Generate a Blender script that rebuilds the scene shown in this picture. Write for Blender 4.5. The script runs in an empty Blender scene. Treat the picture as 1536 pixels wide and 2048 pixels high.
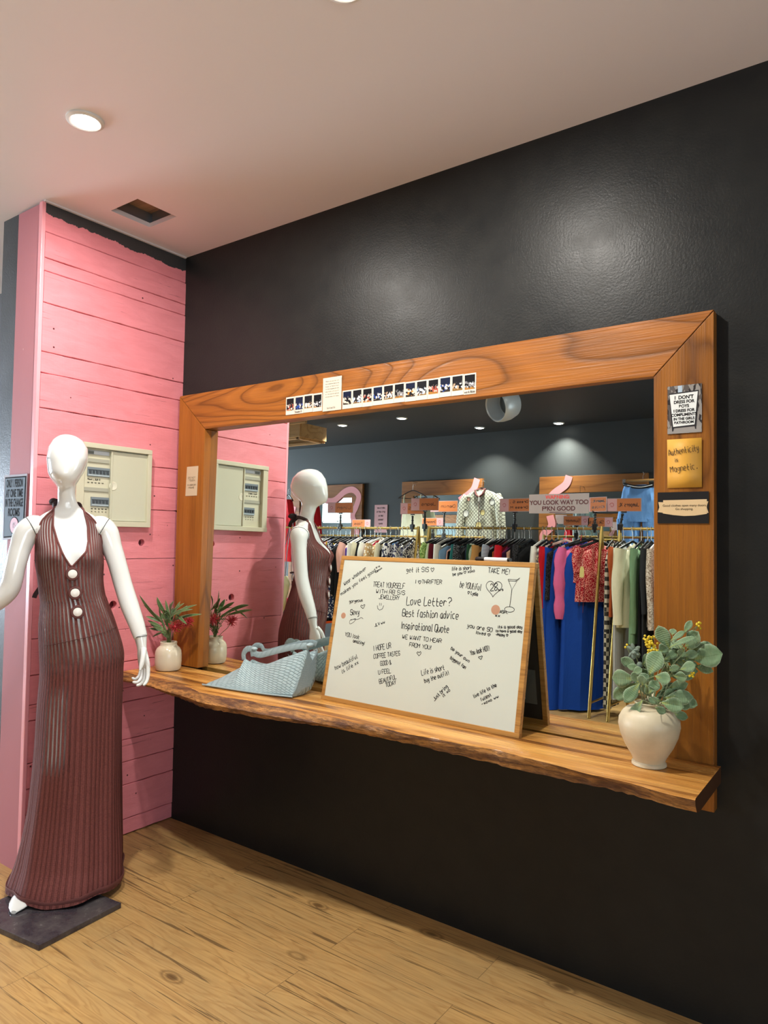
import bpy, bmesh, math, random
from mathutils import Vector, Matrix
from mathutils.geometry import tessellate_polygon
import numpy as np
sc = bpy.context.scene
COL = sc.collection
PI = math.pi
V = Vector
# ------------------------------------------------------------------ camera
cd = bpy.data.cameras.new('camera'); cam = bpy.data.objects.new('camera', cd); COL.objects.link(cam)
yaw, pitch, roll, F = -.6268, .0367, .0162, 1413.31
fw = V((math.sin(yaw)*math.cos(pitch), math.cos(yaw)*math.cos(pitch), math.sin(pitch)))
r0 = V((math.cos(yaw), -math.sin(yaw), 0)); u0 = r0.cross(fw)
rr = math.cos(roll)*r0 + math.sin(roll)*u0; uu = -math.sin(roll)*r0 + math.cos(roll)*u0
M = Matrix((rr, uu, -fw)).transposed().to_4x4(); M.translation = V((2.8488, -2.2149, 1.3711))
cam.matrix_world = M
cd.sensor_fit = 'VERTICAL'; cd.sensor_height = 36; cd.lens = F/2048*36; cd.clip_start = .05
sc.camera = cam
# ------------------------------------------------------------------ view, world, light
sc.view_settings.view_transform = 'Standard'; sc.view_settings.look = 'None'
sc.view_settings.gamma = 1; sc.view_settings.use_curve_mapping = False
sc.view_settings.exposure = EXPO = 0.31
wd = bpy.data.worlds.new('world'); sc.world = wd; wd.use_nodes = True
wd.node_tree.nodes['Background'].inputs[0].default_value = (.75, .85, 1, 1)
wd.node_tree.nodes['Background'].inputs[1].default_value = .6
def area(name, loc, size, sizey, power, color, target):
    l = bpy.data.lights.new(name, 'AREA'); l.shape = 'RECTANGLE'; l.size = size; l.size_y = sizey
    l.energy = power; l.color = color
    o = bpy.data.objects.new(name, l); COL.objects.link(o); o.location = loc
    o.rotation_euler = (V(target)-V(loc)).to_track_quat('-Z', 'Y').to_euler()
    return o
# fill light added at unseen windows (left end and right end of the shop)
area('window_fill', (-8.9, -3.4, 1.6), 3.4, 2.2, 930, (.74, .86, 1), (0, -2.0, 5.6))
area('window_fill', (5.4, -3.6, 1.5), 2.6, 2.2, 45, (.90, .95, 1), (0, -2.0, 6.5))
H = 2.75; FARY = -5.3; D = .716
LAMPS = [(.667, -.94, 56), (1.746, -.90, 60), (-2.48, -4.05, 60), (-1.61, -4.03, 60), (-1.17, -4.96, 44), (-.27, -5.12, 38),
         (.6, -2.7, 20), (2.1, -2.75, 12), (3.5, -2.6, 8), (-1.6, -2.6, 40), (1.3, -4.9, 40), (-5.2, -4.9, 55), (3.6, -1.6, 6), (1.4, -4.05, 50), (-4.6, -3.5, 60)]  # unseen downlights added as fill over the floor and racks
def spot(x, y, p, wide):
    l = bpy.data.lights.new('downlight_beam', 'AREA'); l.shape = 'DISK'; l.size = .08; l.energy = p*.40; l.spread = math.radians(180 if wide else 105); l.color = (1, .945, .86)
    o = bpy.data.objects.new('downlight_beam', l); COL.objects.link(o); o.location = (x, y, H-.016)
for i_, (x, y, p) in enumerate(LAMPS): spot(x, y, p, i_ < 2)
# ------------------------------------------------------------------ helpers
def tag(o, label=None, cat=None, group=None, kind=None):
    if label: o['label'] = label
    if cat: o['category'] = cat
    if group: o['group'] = group
    if kind: o['kind'] = kind
    return o
def thing(name, label, cat, loc=(0, 0, 0), group=None):
    o = bpy.data.objects.new(name, None); COL.objects.link(o); o.location = loc; o.empty_display_size = .05
    return tag(o, label, cat, group)
def hexc(h, a=1):
    h = h.lstrip('#'); c = [int(h[i:i+2], 16)/255 for i in (0, 2, 4)]
    return tuple([(x/12.92 if x <= .04045 else ((x+.055)/1.055)**2.4) for x in c]+[a])
class MB:
    def __init__(s): s.v = []; s.f = []; s.m = []; s.uv = []
    def face(s, idx, mi=0, uv=None): s.f.append(tuple(idx)); s.m.append(mi); s.uv.append(uv)
    def box(s, c, d, mi=0, R=None):
        n = len(s.v)
        for x in (-.5, .5):
            for y in (-.5, .5):
                for z in (-.5, .5):
                    p = V((x*d[0], y*d[1], z*d[2]))
                    if R: p = R @ p
                    s.v.append(tuple(V(c)+p))
        for f in ((0, 1, 3, 2), (4, 6, 7, 5), (0, 4, 5, 1), (2, 3, 7, 6), (0, 2, 6, 4), (1, 5, 7, 3)): s.face([n+i for i in f], mi)
        return s
    def prism(s, pts, y0, y1, mi=0, ax=1):   # polygon (a,b) extruded along ax
        n = len(s.v); k = len(pts)
        def P(a, b, h): return (a, h, b) if ax == 1 else ((h, a, b) if ax == 0 else (a, b, h))
        for h in (y0, y1):
            for a, b in pts: s.v.append(P(a, b, h))
        s.face([n+i for i in range(k)], mi); s.face([n+k+i for i in reversed(range(k))], mi)
        for i in range(k): j = (i+1) % k; s.face((n+i, n+k+i, n+k+j, n+j), mi)
        return s
    def tube(s, pts, rad, n=8, mi=0, cap=True, flat=None, up=None, closed=False):
        pts = [V(p) for p in pts]; k = len(pts); base = len(s.v); prev = None
        for i, p in enumerate(pts):
            if closed: t = pts[(i+1) % k]-pts[i-1]
            else: t = pts[min(i+1, k-1)]-pts[max(i-1, 0)]
            if t.length < 1e-9: t = V((0, 0, 1))
            t.normalize()
            if prev is None:
                a = V(up) if up else (V((0, 0, 1)) if abs(t.z) < .9 else V((1, 0, 0)))
            else: a = prev
            a = (a-t*a.dot(t))
            if a.length < 1e-6: a = t.orthogonal()
            a.normalize(); prev = a; b = t.cross(a)
            r = rad[i] if isinstance(rad, (list, tuple)) else rad
            ra, rb = (r if isinstance(r, (tuple, list)) else (r, r*(flat or 1)))
            for j in range(n):
                q = 2*PI*j/n; s.v.append(tuple(p+a*(ra*math.cos(q))+b*(rb*math.sin(q))))
        for i in range(k if closed else k-1):
            i2 = (i+1) % k
            for j in range(n):
                j2 = (j+1) % n
                s.face((base+i*n+j, base+i*n+j2, base+i2*n+j2, base+i2*n+j), mi, ((j/n, i/k), ((j+1)/n, i/k), ((j+1)/n, (i+1)/k), (j/n, (i+1)/k)))
        if cap and not closed:
            s.face([base+j for j in reversed(range(n))], mi); s.face([base+(k-1)*n+j for j in range(n)], mi)
        return s
    def rings(s, rings, mi=0, cap=True, closedring=True):
        base = len(s.v); n = len(rings[0])
        for r in rings: s.v.extend(tuple(p) for p in r)
        m = n if closedring else n-1
        for i in range(len(rings)-1):
            for j in range(m):
                j2 = (j+1) % n
                s.face((base+i*n+j, base+i*n+j2, base+(i+1)*n+j2, base+(i+1)*n+j), mi, ((j/m, i/len(rings)), ((j+1)/m, i/len(rings)), ((j+1)/m, (i+1)/len(rings)), (j/m, (i+1)/len(rings))))
        if cap and closedring:
            s.face([base+j for j in reversed(range(n))], mi); s.face([base+(len(rings)-1)*n+j for j in range(n)], mi)
        return s
    def lathe(s, prof, c=(0, 0, 0), n=40, mi=0, R=None):
        rg = []
        for r, z in prof:
            ring = []
            for j in range(n):
                q = 2*PI*j/n; p = V((r*math.cos(q), r*math.sin(q), z))
                if R: p = R @ p
                ring.append(V(c)+p)
            rg.append(ring)
        return s.rings(rg, mi)
    def sphere(s, c, r, n=10, m=7, mi=0, R=None):
        d = r if isinstance(r, (tuple, list)) else (r, r, r); rg = []
        for i in range(1, m):
            a = PI*i/m
            ring = []
            for j in range(n):
                p = V((d[0]*math.sin(a)*math.cos(2*PI*j/n), d[1]*math.sin(a)*math.sin(2*PI*j/n), -d[2]*math.cos(a)))
                if R: p = R @ p
                ring.append(V(c)+p)
            rg.append(ring)
        return s.rings(rg, mi)
    def build(s, name, mats, parent=None, smooth=True, bevel=0, sub=0, fix=True, loc=None):
        me = bpy.data.meshes.new(name); me.from_pydata(s.v, [], s.f)
        if not isinstance(mats, (list, tuple)): mats = [mats]
        for m in mats: me.materials.append(m)
        me.polygons.foreach_set('material_index', s.m)
        if any(u is not None for u in s.uv):
            uvl = me.uv_layers.new(name='UVMap')
            for p, u in zip(me.polygons, s.uv):
                if u:
                    for li, q in zip(p.loop_indices, u): uvl.data[li].uv = q
        if fix:
            bm = bmesh.new(); bm.from_mesh(me); bmesh.ops.recalc_face_normals(bm, faces=bm.faces); bm.to_mesh(me); bm.free()
        if smooth:
            me.polygons.foreach_set('use_smooth', [True]*len(me.polygons))
            try: me.set_sharp_from_angle(angle=math.radians(38))
            except Exception: pass
        me.update()
        o = bpy.data.objects.new(name, me); COL.objects.link(o)
        if parent:
            o.parent = parent
            if loc is None: o.matrix_parent_inverse = Matrix.Translation(-parent.location) if parent.type == 'EMPTY' and parent.parent is None else Matrix.Identity(4)
        if loc is not None: o.location = loc
        if bevel:
            b = o.modifiers.new('bevel', 'BEVEL'); b.width = bevel; b.segments = 2; b.limit_method = 'ANGLE'; b.angle_limit = math.radians(40)
        if sub:
            b = o.modifiers.new('subdivision', 'SUBSURF'); b.levels = sub; b.render_levels = sub
        return o
def crom(pts, per=6):
    pts = [V(p) for p in pts]; o = []; P = [2*pts[0]-pts[1]]+pts+[2*pts[-1]-pts[-2]]
    for i in range(1, len(P)-2):
        for k in range(per):
            t = k/per; a, b, c, d = P[i-1], P[i], P[i+1], P[i+2]
            o.append(.5*((2*b)+(c-a)*t+(2*a-5*b+4*c-d)*t*t+(3*b-3*c+d-a)*t**3))
    o.append(pts[-1]); return o
def lerp_table(T, z):
    if z >= T[0][0]: return T[0][1:]
    if z <= T[-1][0]: return T[-1][1:]
    for i in range(len(T)-1):
        if T[i][0] >= z >= T[i+1][0]:
            a, b = T[i], T[i+1]; t = (a[0]-z)/(a[0]-b[0])
            A = T[max(i-1, 0)]; B = T[min(i+2, len(T)-1)]
            r = []
            for k in range(1, len(a)):
                h = a[0]-b[0]
                m0 = (b[k]-A[k])/max(A[0]-b[0], 1e-6)*h; m1 = (B[k]-a[k])/max(a[0]-B[0], 1e-6)*h
                t2, t3 = t*t, t*t*t
                r.append((2*t3-3*t2+1)*a[k]+(t3-2*t2+t)*m0+(-2*t3+3*t2)*b[k]+(t3-t2)*m1)
            return r
# ---- node materials
MATS = {}
def mat(name, color=(.8, .8, .8, 1), rough=.5, metal=0, **kw):
    if name in MATS: return MATS[name]
    m = bpy.data.materials.new(name); m.use_nodes = True; b = m.node_tree.nodes['Principled BSDF']
    if isinstance(color, str): color = hexc(color)
    b.inputs['Base Color'].default_value = color; b.inputs['Roughness'].default_value = rough; b.inputs['Metallic'].default_value = metal
    for k, v in kw.items(): b.inputs[k.replace('_', ' ')].default_value = v
    MATS[name] = m; return m
class NT:
    def __init__(s, m): s.m = m; s.t = m.node_tree; s.b = s.t.nodes['Principled BSDF']
    def n(s, typ, ins=None, **kw):
        nd = s.t.nodes.new(typ)
        for k, v in kw.items(): setattr(nd, k, v)
        for k, v in (ins or {}).items():
            if hasattr(v, 'bl_idname') or isinstance(v, bpy.types.NodeSocket): s.t.links.new(v, nd.inputs[k])
            else: nd.inputs[k].default_value = v
        return nd
    def link(s, a, b): s.t.links.new(a, b)
    def coord(s, scale=(1, 1, 1), rot=(0, 0, 0), src='Object', loc=(0, 0, 0)):
        tc = s.n('ShaderNodeTexCoord'); mp = s.n('ShaderNodeMapping'); s.link(tc.outputs[src], mp.inputs[0])
        mp.inputs['Scale'].default_value = scale; mp.inputs['Rotation'].default_value = rot; mp.inputs['Location'].default_value = loc
        return mp.outputs[0]
    def noise(s, vec, scale=5, detail=4, rough=.5, dist=0):
        n = s.n('ShaderNodeTexNoise', {'Scale': scale, 'Detail': detail, 'Roughness': rough, 'Distortion': dist}); s.link(vec, n.inputs['Vector']); return n.outputs['Fac']
    def math(s, op, a, b=0., c=None, clamp=False):
        n = s.n('ShaderNodeMath', operation=op, use_clamp=clamp)
        for i, x in enumerate((a, b) if c is None else (a, b, c)):
            if isinstance(x, (int, float)): n.inputs[i].default_value = x
            else: s.link(x, n.inputs[i])
        return n.outputs[0]
    def ramp(s, fac, stops, interp='LINEAR'):
        n = s.n('ShaderNodeValToRGB'); s.link(fac, n.inputs[0]); e = n.color_ramp.elements; n.color_ramp.interpolation = interp
        while len(e) > 1: e.remove(e[-1])
        for i, (p, c) in enumerate(stops):
            if isinstance(c, str): c = hexc(c)
            if isinstance(c, (int, float)): c = (c, c, c, 1)
            if i == 0: e[0].position = p; e[0].color = c
            else: q = e.new(p); q.color = c
        return n.outputs[0]
    def mix(s, fac, a, b, mode='MIX'):
        n = s.n('ShaderNodeMix', data_type='RGBA', blend_type=mode)
        for i, x in ((0, fac), (6, a), (7, b)):
            if isinstance(x, str): x = hexc(x)
            if isinstance(x, (int, float, tuple)): n.inputs[i].default_value = x
            else: s.link(x, n.inputs[i])
        return n.outputs[2]
    def bump(s, h, strength=.3, dist=.002, normal=None):
        n = s.n('ShaderNodeBump', {'Strength': strength, 'Distance': dist}); s.link(h, n.inputs['Height'])
        if normal: s.link(normal, n.inputs['Normal'])
        s.link(n.outputs[0], s.b.inputs['Normal']); return n.outputs[0]
    def color(s, x): s.link(x, s.b.inputs['Base Color'])
    def rough(s, x): s.link(x, s.b.inputs['Roughness'])
def wood(name, axis, cols, ring=14, across=9, rough=.5, bump=.35, spec=.35, streak='#3a1c08', offs=0, fine=1.0):
    if name in MATS: return MATS[name]
    m = mat(name, cols[1], rough, Specular_IOR_Level=spec); t = NT(m)
    sc_ = [across]*3; sc_[axis] = .9
    v = t.coord(tuple(sc_), loc=(offs, offs*.7, offs*.3))
    n1 = t.noise(v, .55, 2, .45, .3)
    ringv = t.math('FRACT', t.math('MULTIPLY', n1, ring))
    rg = t.ramp(ringv, [(0, 1.), (.1, .25), (.55, .0), (.92, .55), (1, 1.)])
    sc2 = [160*fine]*3; sc2[axis] = 3.5
    n2 = t.noise(t.coord(tuple(sc2)), 1., 3, .6)
    sc3 = [14]*3; sc3[axis] = .8
    n3 = t.noise(t.coord(tuple(sc3), loc=(3, 5, offs)), 1, 3, .6)
    base = t.mix(t.ramp(n3, [(.3, 0.), (.7, 1.)]), cols[0], cols[2] if len(cols) > 2 else cols[1])
    c = t.mix(t.math('MULTIPLY', rg, .8), base, cols[1])
    c = t.mix(t.math('MULTIPLY', t.ramp(n2, [(.45, 0.), (.75, 1.)]), .35), c, streak)
    t.color(c)
    t.bump(t.math('ADD', t.math('MULTIPLY', rg, -.6), t.math('MULTIPLY', n2, .8)), bump, .002)
    t.rough(t.ramp(n2, [(.3, rough-.06), (.8, rough+.12)]))
    return m
def cloth(name, c1, c2=None, scale=60, rough=.85, pat=None, th=.5):
    if name in MATS: return MATS[name]
    m = mat(name, c1, rough); t = NT(m); m.node_tree.nodes['Principled BSDF'].inputs['Specular IOR Level'].default_value = .2
    if c2:
        v = t.coord((scale, scale, scale))
        if pat == 'check':
            n = t.n('ShaderNodeTexChecker', {'Scale': 1.}); t.link(v, n.inputs[0]); f = n.outputs[1]
        elif pat == 'stripe':
            n = t.n('ShaderNodeTexWave', {'Scale': 1., 'Distortion': 1.}, bands_direction='Z'); t.link(v, n.inputs[0]); f = t.ramp(n.outputs[1], [(th, 0.), (th+.04, 1.)])
        elif pat == 'spot':
            n = t.n('ShaderNodeTexVoronoi', {'Scale': 1.}); t.link(v, n.inputs[0]); f = t.ramp(n.outputs[0], [(th*.8, 1.), (th*.8+.05, 0.)])
        else: f = t.ramp(t.noise(v, 1, 3, .5, 1.2), [(th-.02, 0.), (th+.02, 1.)])
        t.color(t.mix(f, c1, c2))
    nz = t.noise(t.coord((25, 25, 9)), 1, 3)
    t.bump(nz, .5, .012)
    return m
def paper(name, c, rough=.6): return mat(name, c, rough)
# ------------------------------------------------------------------ setting
def struct(o): o['kind'] = 'structure'; return o
m_floor = mat('vinyl_oak', '#a8824e', .38); t = NT(m_floor)
vf = t.coord((1, 1, 1), loc=(.46, .05, 0))
bk = t.n('ShaderNodeTexBrick', {'Color1': (0, 0, 0, 1), 'Color2': (1, 1, 1, 1), 'Mortar': (.5, .5, .5, 1), 'Scale': 1., 'Mortar Size': .0011, 'Mortar Smooth': .2, 'Brick Width': 1.12, 'Row Height': .152}, offset=.42)
t.link(vf, bk.inputs['Vector'])
off = t.n('ShaderNodeVectorMath', operation='MULTIPLY_ADD'); t.link(bk.outputs[0], off.inputs[0]); off.inputs[1].default_value = (7, 9, 5); t.link(vf, off.inputs[2])
mp = t.n('ShaderNodeMapping'); t.link(off.outputs[0], mp.inputs[0]); mp.inputs['Scale'].default_value = (1.1, 9, 1)
g1 = t.noise(mp.outputs[0], 1.1, 3, .5, .6)
rings_ = t.math('FRACT', t.math('MULTIPLY', g1, 15))
rg = t.ramp(rings_, [(0, 1.), (.14, .15), (.6, 0.), (1, .9)])
mp2 = t.n('ShaderNodeMapping'); t.link(off.outputs[0], mp2.inputs[0]); mp2.inputs['Scale'].default_value = (4, 130, 1)
g2 = t.noise(mp2.outputs[0], 1, 3, .6)
g3 = t.noise(t.coord((1.6, 3.5, 1)), 1, 4, .65)
c = t.mix(t.ramp(g3, [(.3, 0.), (.7, 1.)]), '#c8a064', '#ab8d5c')
c = t.mix(t.math('MULTIPLY', rg, .45), c, '#93693a')
c = t.mix(t.math('MULTIPLY', t.ramp(g2, [(.42, 0.), (.72, 1.)]), .30), c, '#80592e')
mp3 = t.n('ShaderNodeMapping'); t.link(off.outputs[0], mp3.inputs[0]); mp3.inputs['Scale'].default_value = (1.3, 42, 1)
g4 = t.noise(mp3.outputs[0], 1.4, 4, .6, .8)
c = t.mix(t.math('MULTIPLY', t.ramp(g4, [(.60, 0.), (.635, 1.)]), .7), c, '#4d3a24')
vo = t.n('ShaderNodeTexVoronoi', {'Scale': 1.}); mp4 = t.n('ShaderNodeMapping'); t.link(off.outputs[0], mp4.inputs[0]); mp4.inputs['Scale'].default_value = (2.2, 5.0, 1); t.link(mp4.outputs[0], vo.inputs['Vector'])
c = t.mix(t.ramp(vo.outputs[0], [(0, .85), (.045, .7), (.075, .1), (.095, .5), (.13, 0.)]), c, '#4a3018')
c = t.mix(t.math('MULTIPLY', bk.outputs['Fac'], .6), c, '#4a3a26')
t.color(c); t.bump(t.math('ADD', t.math('MULTIPLY', bk.outputs['Fac'], -1.5), t.math('MULTIPLY', g2, .5)), .25, .002)
t.rough(t.ramp(g3, [(.3, .34), (.7, .5)]))
struct(MB().box((-1.7, -2.65, -.03), (15.6, 5.7, .06)).build('floor', m_floor, smooth=False))

m_black = mat('black_wall_paint', '#17181a', .4, Specular_IOR_Level=.22); t = NT(m_black)
nz = t.noise(t.coord((1, 1, 1)), 130, 3, .6); nz2 = t.noise(t.coord((1, 1, 1)), 9, 4, .6)
t.bump(t.math('ADD', nz, t.math('MULTIPLY', nz2, 1.2)), .33, .0022)
t.color(t.ramp(nz2, [(.3, '#202223'), (.7, '#262726')])); t.rough(t.ramp(nz2, [(.3, .33), (.75, .42)]))
m_grey = mat('charcoal_wall_paint', '#2e3233', .55); t = NT(m_grey); t.bump(t.noise(t.coord((1, 1, 1)), 60, 3), .2, .002)
m_ceil = mat('ceiling_paint', '#e9e5e8', .42); t = NT(m_ceil); t.bump(t.noise(t.coord((1, 1, 1)), 1.1, 2), .12, .03)
m_ceilb = mat('black_ceiling_paint', '#1c1e20', .6)
m_white = mat('white_gloss', '#e9ecec', .25)
m_beige = mat('beige_plaster', '#a58f78', .7)
m_metal = mat('galvanised_steel', '#9a9fa3', .4, .8)

# front wall (black, behind the mirror)
w = MB(); w.box((3.2, .058, H/2), (6.8, .1, H)); struct(w.build('wall_front', m_black, smooth=False))
w = MB(); w.box((-.28, -.39, H/2), (.15, .64, H)); struct(w.build('wall_column', m_black, smooth=False))
w = MB(); w.box((-4.68, -.2, H/2), (8.62, .1, H)); struct(w.build('wall_front_left', m_grey, smooth=False))
struct(MB().box((-1.7, FARY-.05, H/2), (15.6, .1, H)).build('wall_back', m_grey, smooth=False))
# left and right end walls with window openings
def wall_with_window(name, x, y0, y1, z0, z1, mt):
    w = MB(); w.box((x, (FARY+y0)/2, H/2), (.1, y0-FARY, H)); w.box((x, y1/2, H/2), (.1, -y1, H))
    w.box((x, (y0+y1)/2, z0/2), (.1, y1-y0, z0)); w.box((x, (y0+y1)/2, (H+z1)/2), (.1, y1-y0, H-z1)); return struct(w.build(name, mt, smooth=False))
m_day = mat('daylight_glass', '#dfefff', .1); m_day.node_tree.nodes['Principled BSDF'].inputs['Emission Color'].default_value = (.8, .93, 1, 1); m_day.node_tree.nodes['Principled BSDF'].inputs['Emission Strength'].default_value = 2.2
m_wframe = mat('window_frame_paint', '#d7d5d0', .5)
def window(name, x, y0, y1, z0, z1, axis=0):
    w = MB(); n = 3
    c = lambda a, z: (x, a, z) if axis == 0 else (a, x, z)
    d = lambda a, z: (.06, a, z) if axis == 0 else (a, .06, z)
    for i in range(n+1): w.box(c(y0+(y1-y0)*i/n, (z0+z1)/2), d(.05, z1-z0))
    for z in (z0, z1): w.box(c((y0+y1)/2, z), d(y1-y0, .05))
    o = struct(w.build(name, m_wframe, smooth=False))
    g = MB().box(c((y0+y1)/2, (z0+z1)/2), (.012, y1-y0, z1-z0) if axis == 0 else (y1-y0, .012, z1-z0)).build('glass_pane', m_day, o, smooth=False)
wall_with_window('wall_left', -9.05, -5.0, -1.6, .4, 2.4, m_grey); window('unseen_window_1', -9.05, -5.0, -1.6, .4, 2.4)  # unseen window, placed at the left as source of the bluish fill
wall_with_window('wall_right', 5.6, -4.9, -2.3, .4, 2.4, m_grey); window('unseen_window_2', 5.6, -4.9, -2.3, .4, 2.4)  # unseen window added at the right end for fill
window('window_3', -.262, -8.4, -7.0, 1.9, 2.5, 1)
# ceiling with the cut-out
CY = -2.35
c = MB(); x0, x1, y0, y1 = .143, .332, -.505, -.310
def rect(a, b, p, q, z, mi): n = len(c.v); c.v += [(a, p, z), (b, p, z), (b, q, z), (a, q, z)]; c.face((n, n+3, n+2, n+1), mi)
for (a, b, p, q) in ((-9.1, x0, CY, .02), (x1, 6.1, CY, .02), (x0, x1, CY, y0), (x0, x1, y1, .02)): rect(a, b, p, q, H, 0)
rect(-9.1, 6.1, FARY-.1, CY, H, 1); rect(-9.1, 6.1, FARY-.1, .1, H+.3, 1)
for (a, b, p, q) in ((x0, x1, y0, y0), (x1, x1, y0, y1), (x1, x0, y1, y1), (x0, x0, y1, y0)):
    n = len(c.v); c.v += [(a, p, H), (b, q, H), (b, q, H+.02), (a, p, H+.02)]; c.face((n, n+1, n+2, n+3), 0)
for k, (a, b, p, q) in enumerate(((-9.1, -9.1, FARY-.1, .1), (6.1, 6.1, FARY-.1, .1))):
    n = len(c.v); c.v += [(a, p, H), (a, q, H), (a, q, H+.3), (a, p, H+.3)]; c.face((n, n+1, n+2, n+3), 0)
struct(c.build('ceiling', [m_ceil, m_ceilb], smooth=False, fix=False))
m_duct = wood('duct_board', 0, ['#a9876a', '#7d6350', '#94785f'], rough=.7)
vt = thing('ceiling_hatch', 'square unfinished opening cut in the white ceiling near the pink planks', 'ceiling hatch', ((x0+x1)/2, (y0+y1)/2, H+.021))
d = MB(); d.box(((x0+x1)/2, (y0+y1)/2, H+.075), (x1-x0+.1, y1-y0+.1, .01)); d.build('back_board', m_duct, vt, smooth=False)
d = MB(); d.box((x0-.02, (y0+y1)/2, H+.045), (.02, y1-y0+.1, .05)); d.box((x1+.02, (y0+y1)/2, H+.045), (.02, y1-y0+.1, .05))
d.box(((x0+x1)/2, y0-.02, H+.045), (x1-x0, .02, .05)); d.box(((x0+x1)/2, y1+.02, H+.045), (x1-x0, .02, .05)); d.build('duct_side', m_metal, vt, smooth=False)

# pink plank wall
m_pink = mat('pink_paint', '#ee8d96', .42); t = NT(m_pink)
tc = t.coord((1, 1, 1)); sx = t.n('ShaderNodeSeparateXYZ'); t.link(tc, sx.inputs[0])
np1 = t.noise(t.coord((3, 6, 26)), 1, 5, .65, .6); np2 = t.noise(t.coord((10, 25, 180)), 1, 4, .6)
npv = t.noise(t.coord((10, 170, 9)), 1, 3, .6)
pc = t.mix(t.ramp(np1, [(.35, 0.), (.65, 1.)]), '#ea8f99', '#e0858e')
vo = t.n('ShaderNodeTexVoronoi', {'Scale': 13.}); t.link(tc, vo.inputs['Vector'])
pc = t.mix(t.ramp(vo.outputs[0], [(0, 1.), (.045, 1.), (.06, 0.)]), pc, '#4a2025')
crk = t.ramp(t.noise(t.coord((4, 3.5, 75)), 1, 4, .6, .5), [(.30, 1.), (.33, 0.)])
pc = t.mix(t.math('MULTIPLY', crk, .55), pc, '#8e454d')
edge = t.math('ADD', sx.outputs[2], t.math('MULTIPLY', t.noise(t.coord((1, 14, 14)), 1, 4, .7), .05))
yed = t.math('MULTIPLY', sx.outputs[1], 0.03)
top = t.math('GREATER_THAN', t.math('ADD', edge, yed), 2.703)
pc = t.mix(top, pc, '#3a3c3e')
t.color(pc)
t.bump(t.math('ADD', t.math('ADD', t.math('MULTIPLY', np1, .9), t.math('MULTIPLY', np2, .5)), t.math('MULTIPLY', npv, .25)), .55, .003)
m_pinkb = mat('pink_gap_shade', '#5c2c33', .8)
ZS = [0.004, .074, .229, .333, .434, .605, .669, .788, .937, 1.256, 1.486, 1.597, 1.69, 1.885, 2.031, 2.12, 2.324, 2.457, 2.513, 2.622, 2.748]
random.seed(8)
w = MB(); w.box((-.115, -.357, H/2), (.17, .70, H-.002), 1)
HOLES = [(-.203, 1.331, .0165), (-.343, 1.051, .019)]
by0, by1, bz0, bz1 = -.552, -.18, 1.402, 1.764
for i in range(len(ZS)-1):
    a, b = ZS[i]+.0013, ZS[i+1]-.0013; xo = random.uniform(-.0035, .0015)
    if i == len(ZS)-2: xo = -.004
    n = len(w.v)
    # wobbly bevelled plank with grid along y
    ys = [-.709+k*.717/14 for k in range(15)]; jit = [random.uniform(-.0013, .0013) for _ in ys]; jit2 = [random.uniform(-.0013, .0013) for _ in ys]
    holes = [h for h in HOLES if a < h[1] < b]
    if holes:
        h = holes[0]
        outer = [V((0, -.709, a)), V((0, .008, a)), V((0, .008, b)), V((0, -.709, b))]
        hp = [V((0, h[0]+h[2]*math.cos(q*PI/12), h[1]+h[2]*math.sin(q*PI/12))) for q in range(24)]
        tris = tessellate_polygon([outer, hp]); al = outer+hp
        w.v += [(xo, p.y, p.z) for p in al]
        for tr in tris: w.face([n+k for k in tr], 0)
        m_ = len(w.v); w.v += [(xo-.028, p.y, p.z) for p in hp]
        for q in range(24): q2 = (q+1) % 24; w.face((n+4+q, n+4+q2, m_+q2, m_+q), 0)
        w.face(list(range(m_, m_+24)), 1)
        m_ = len(w.v); w.v += [(xo-.02, p.y, p.z) for p in outer]
        for q in range(4): q2 = (q+1) % 4; w.face((n+q, m_+q, m_+q2, n+q2), 0)
        continue
    prof = [(-.03, a), (xo-.0025, a), (xo, a+.0025), (xo, b-.0025), (xo-.0025, b), (-.03, b)]
    rg = []
    for k, y in enumerate(ys):
        rg.append([V((px, y, pz+(jit[k] if q < 3 else jit2[k]))) for q, (px, pz) in enumerate(prof)])
    w.rings(rg, 0)
pw = struct(w.build('wall_pink_planks', [m_pink, m_pinkb], smooth=False))
m_pinkt = mat('pink_trim_paint', '#f3a3ad', .3); t = NT(m_pinkt); t.bump(t.noise(t.coord((30, 30, 6)), 1, 3), .3, .002)
m_mauve = mat('mauve_pink_paint', '#d9929a', .6, Specular_IOR_Level=.2); t = NT(m_mauve); nn = t.noise(t.coord((1, 1, 1)), 40, 3); t.bump(nn, .25, .002)
nv = t.noise(t.coord((20, 20, 8), loc=(2, 2, 2)), 1, 3, .7); t.color(t.mix(t.ramp(nv, [(.72, 0.), (.75, 1.)]), '#c07e87', '#f2d9d8'))
w = MB(); w.box((-.013, -.7175, 1.372), (.026, .016, 2.744)); struct(w.build('trim_1', m_pinkt, smooth=False, bevel=.002))
w = MB(); w.box((-.115, -.7135, 1.37), (.178, .013, 2.74)); struct(w.build('trim_2', m_mauve, smooth=False))
w = MB(); w.box((.004, -.36, 2.7455), (.012, .72, .007)); struct(w.build('trim_3', m_ceil, smooth=False))

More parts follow.
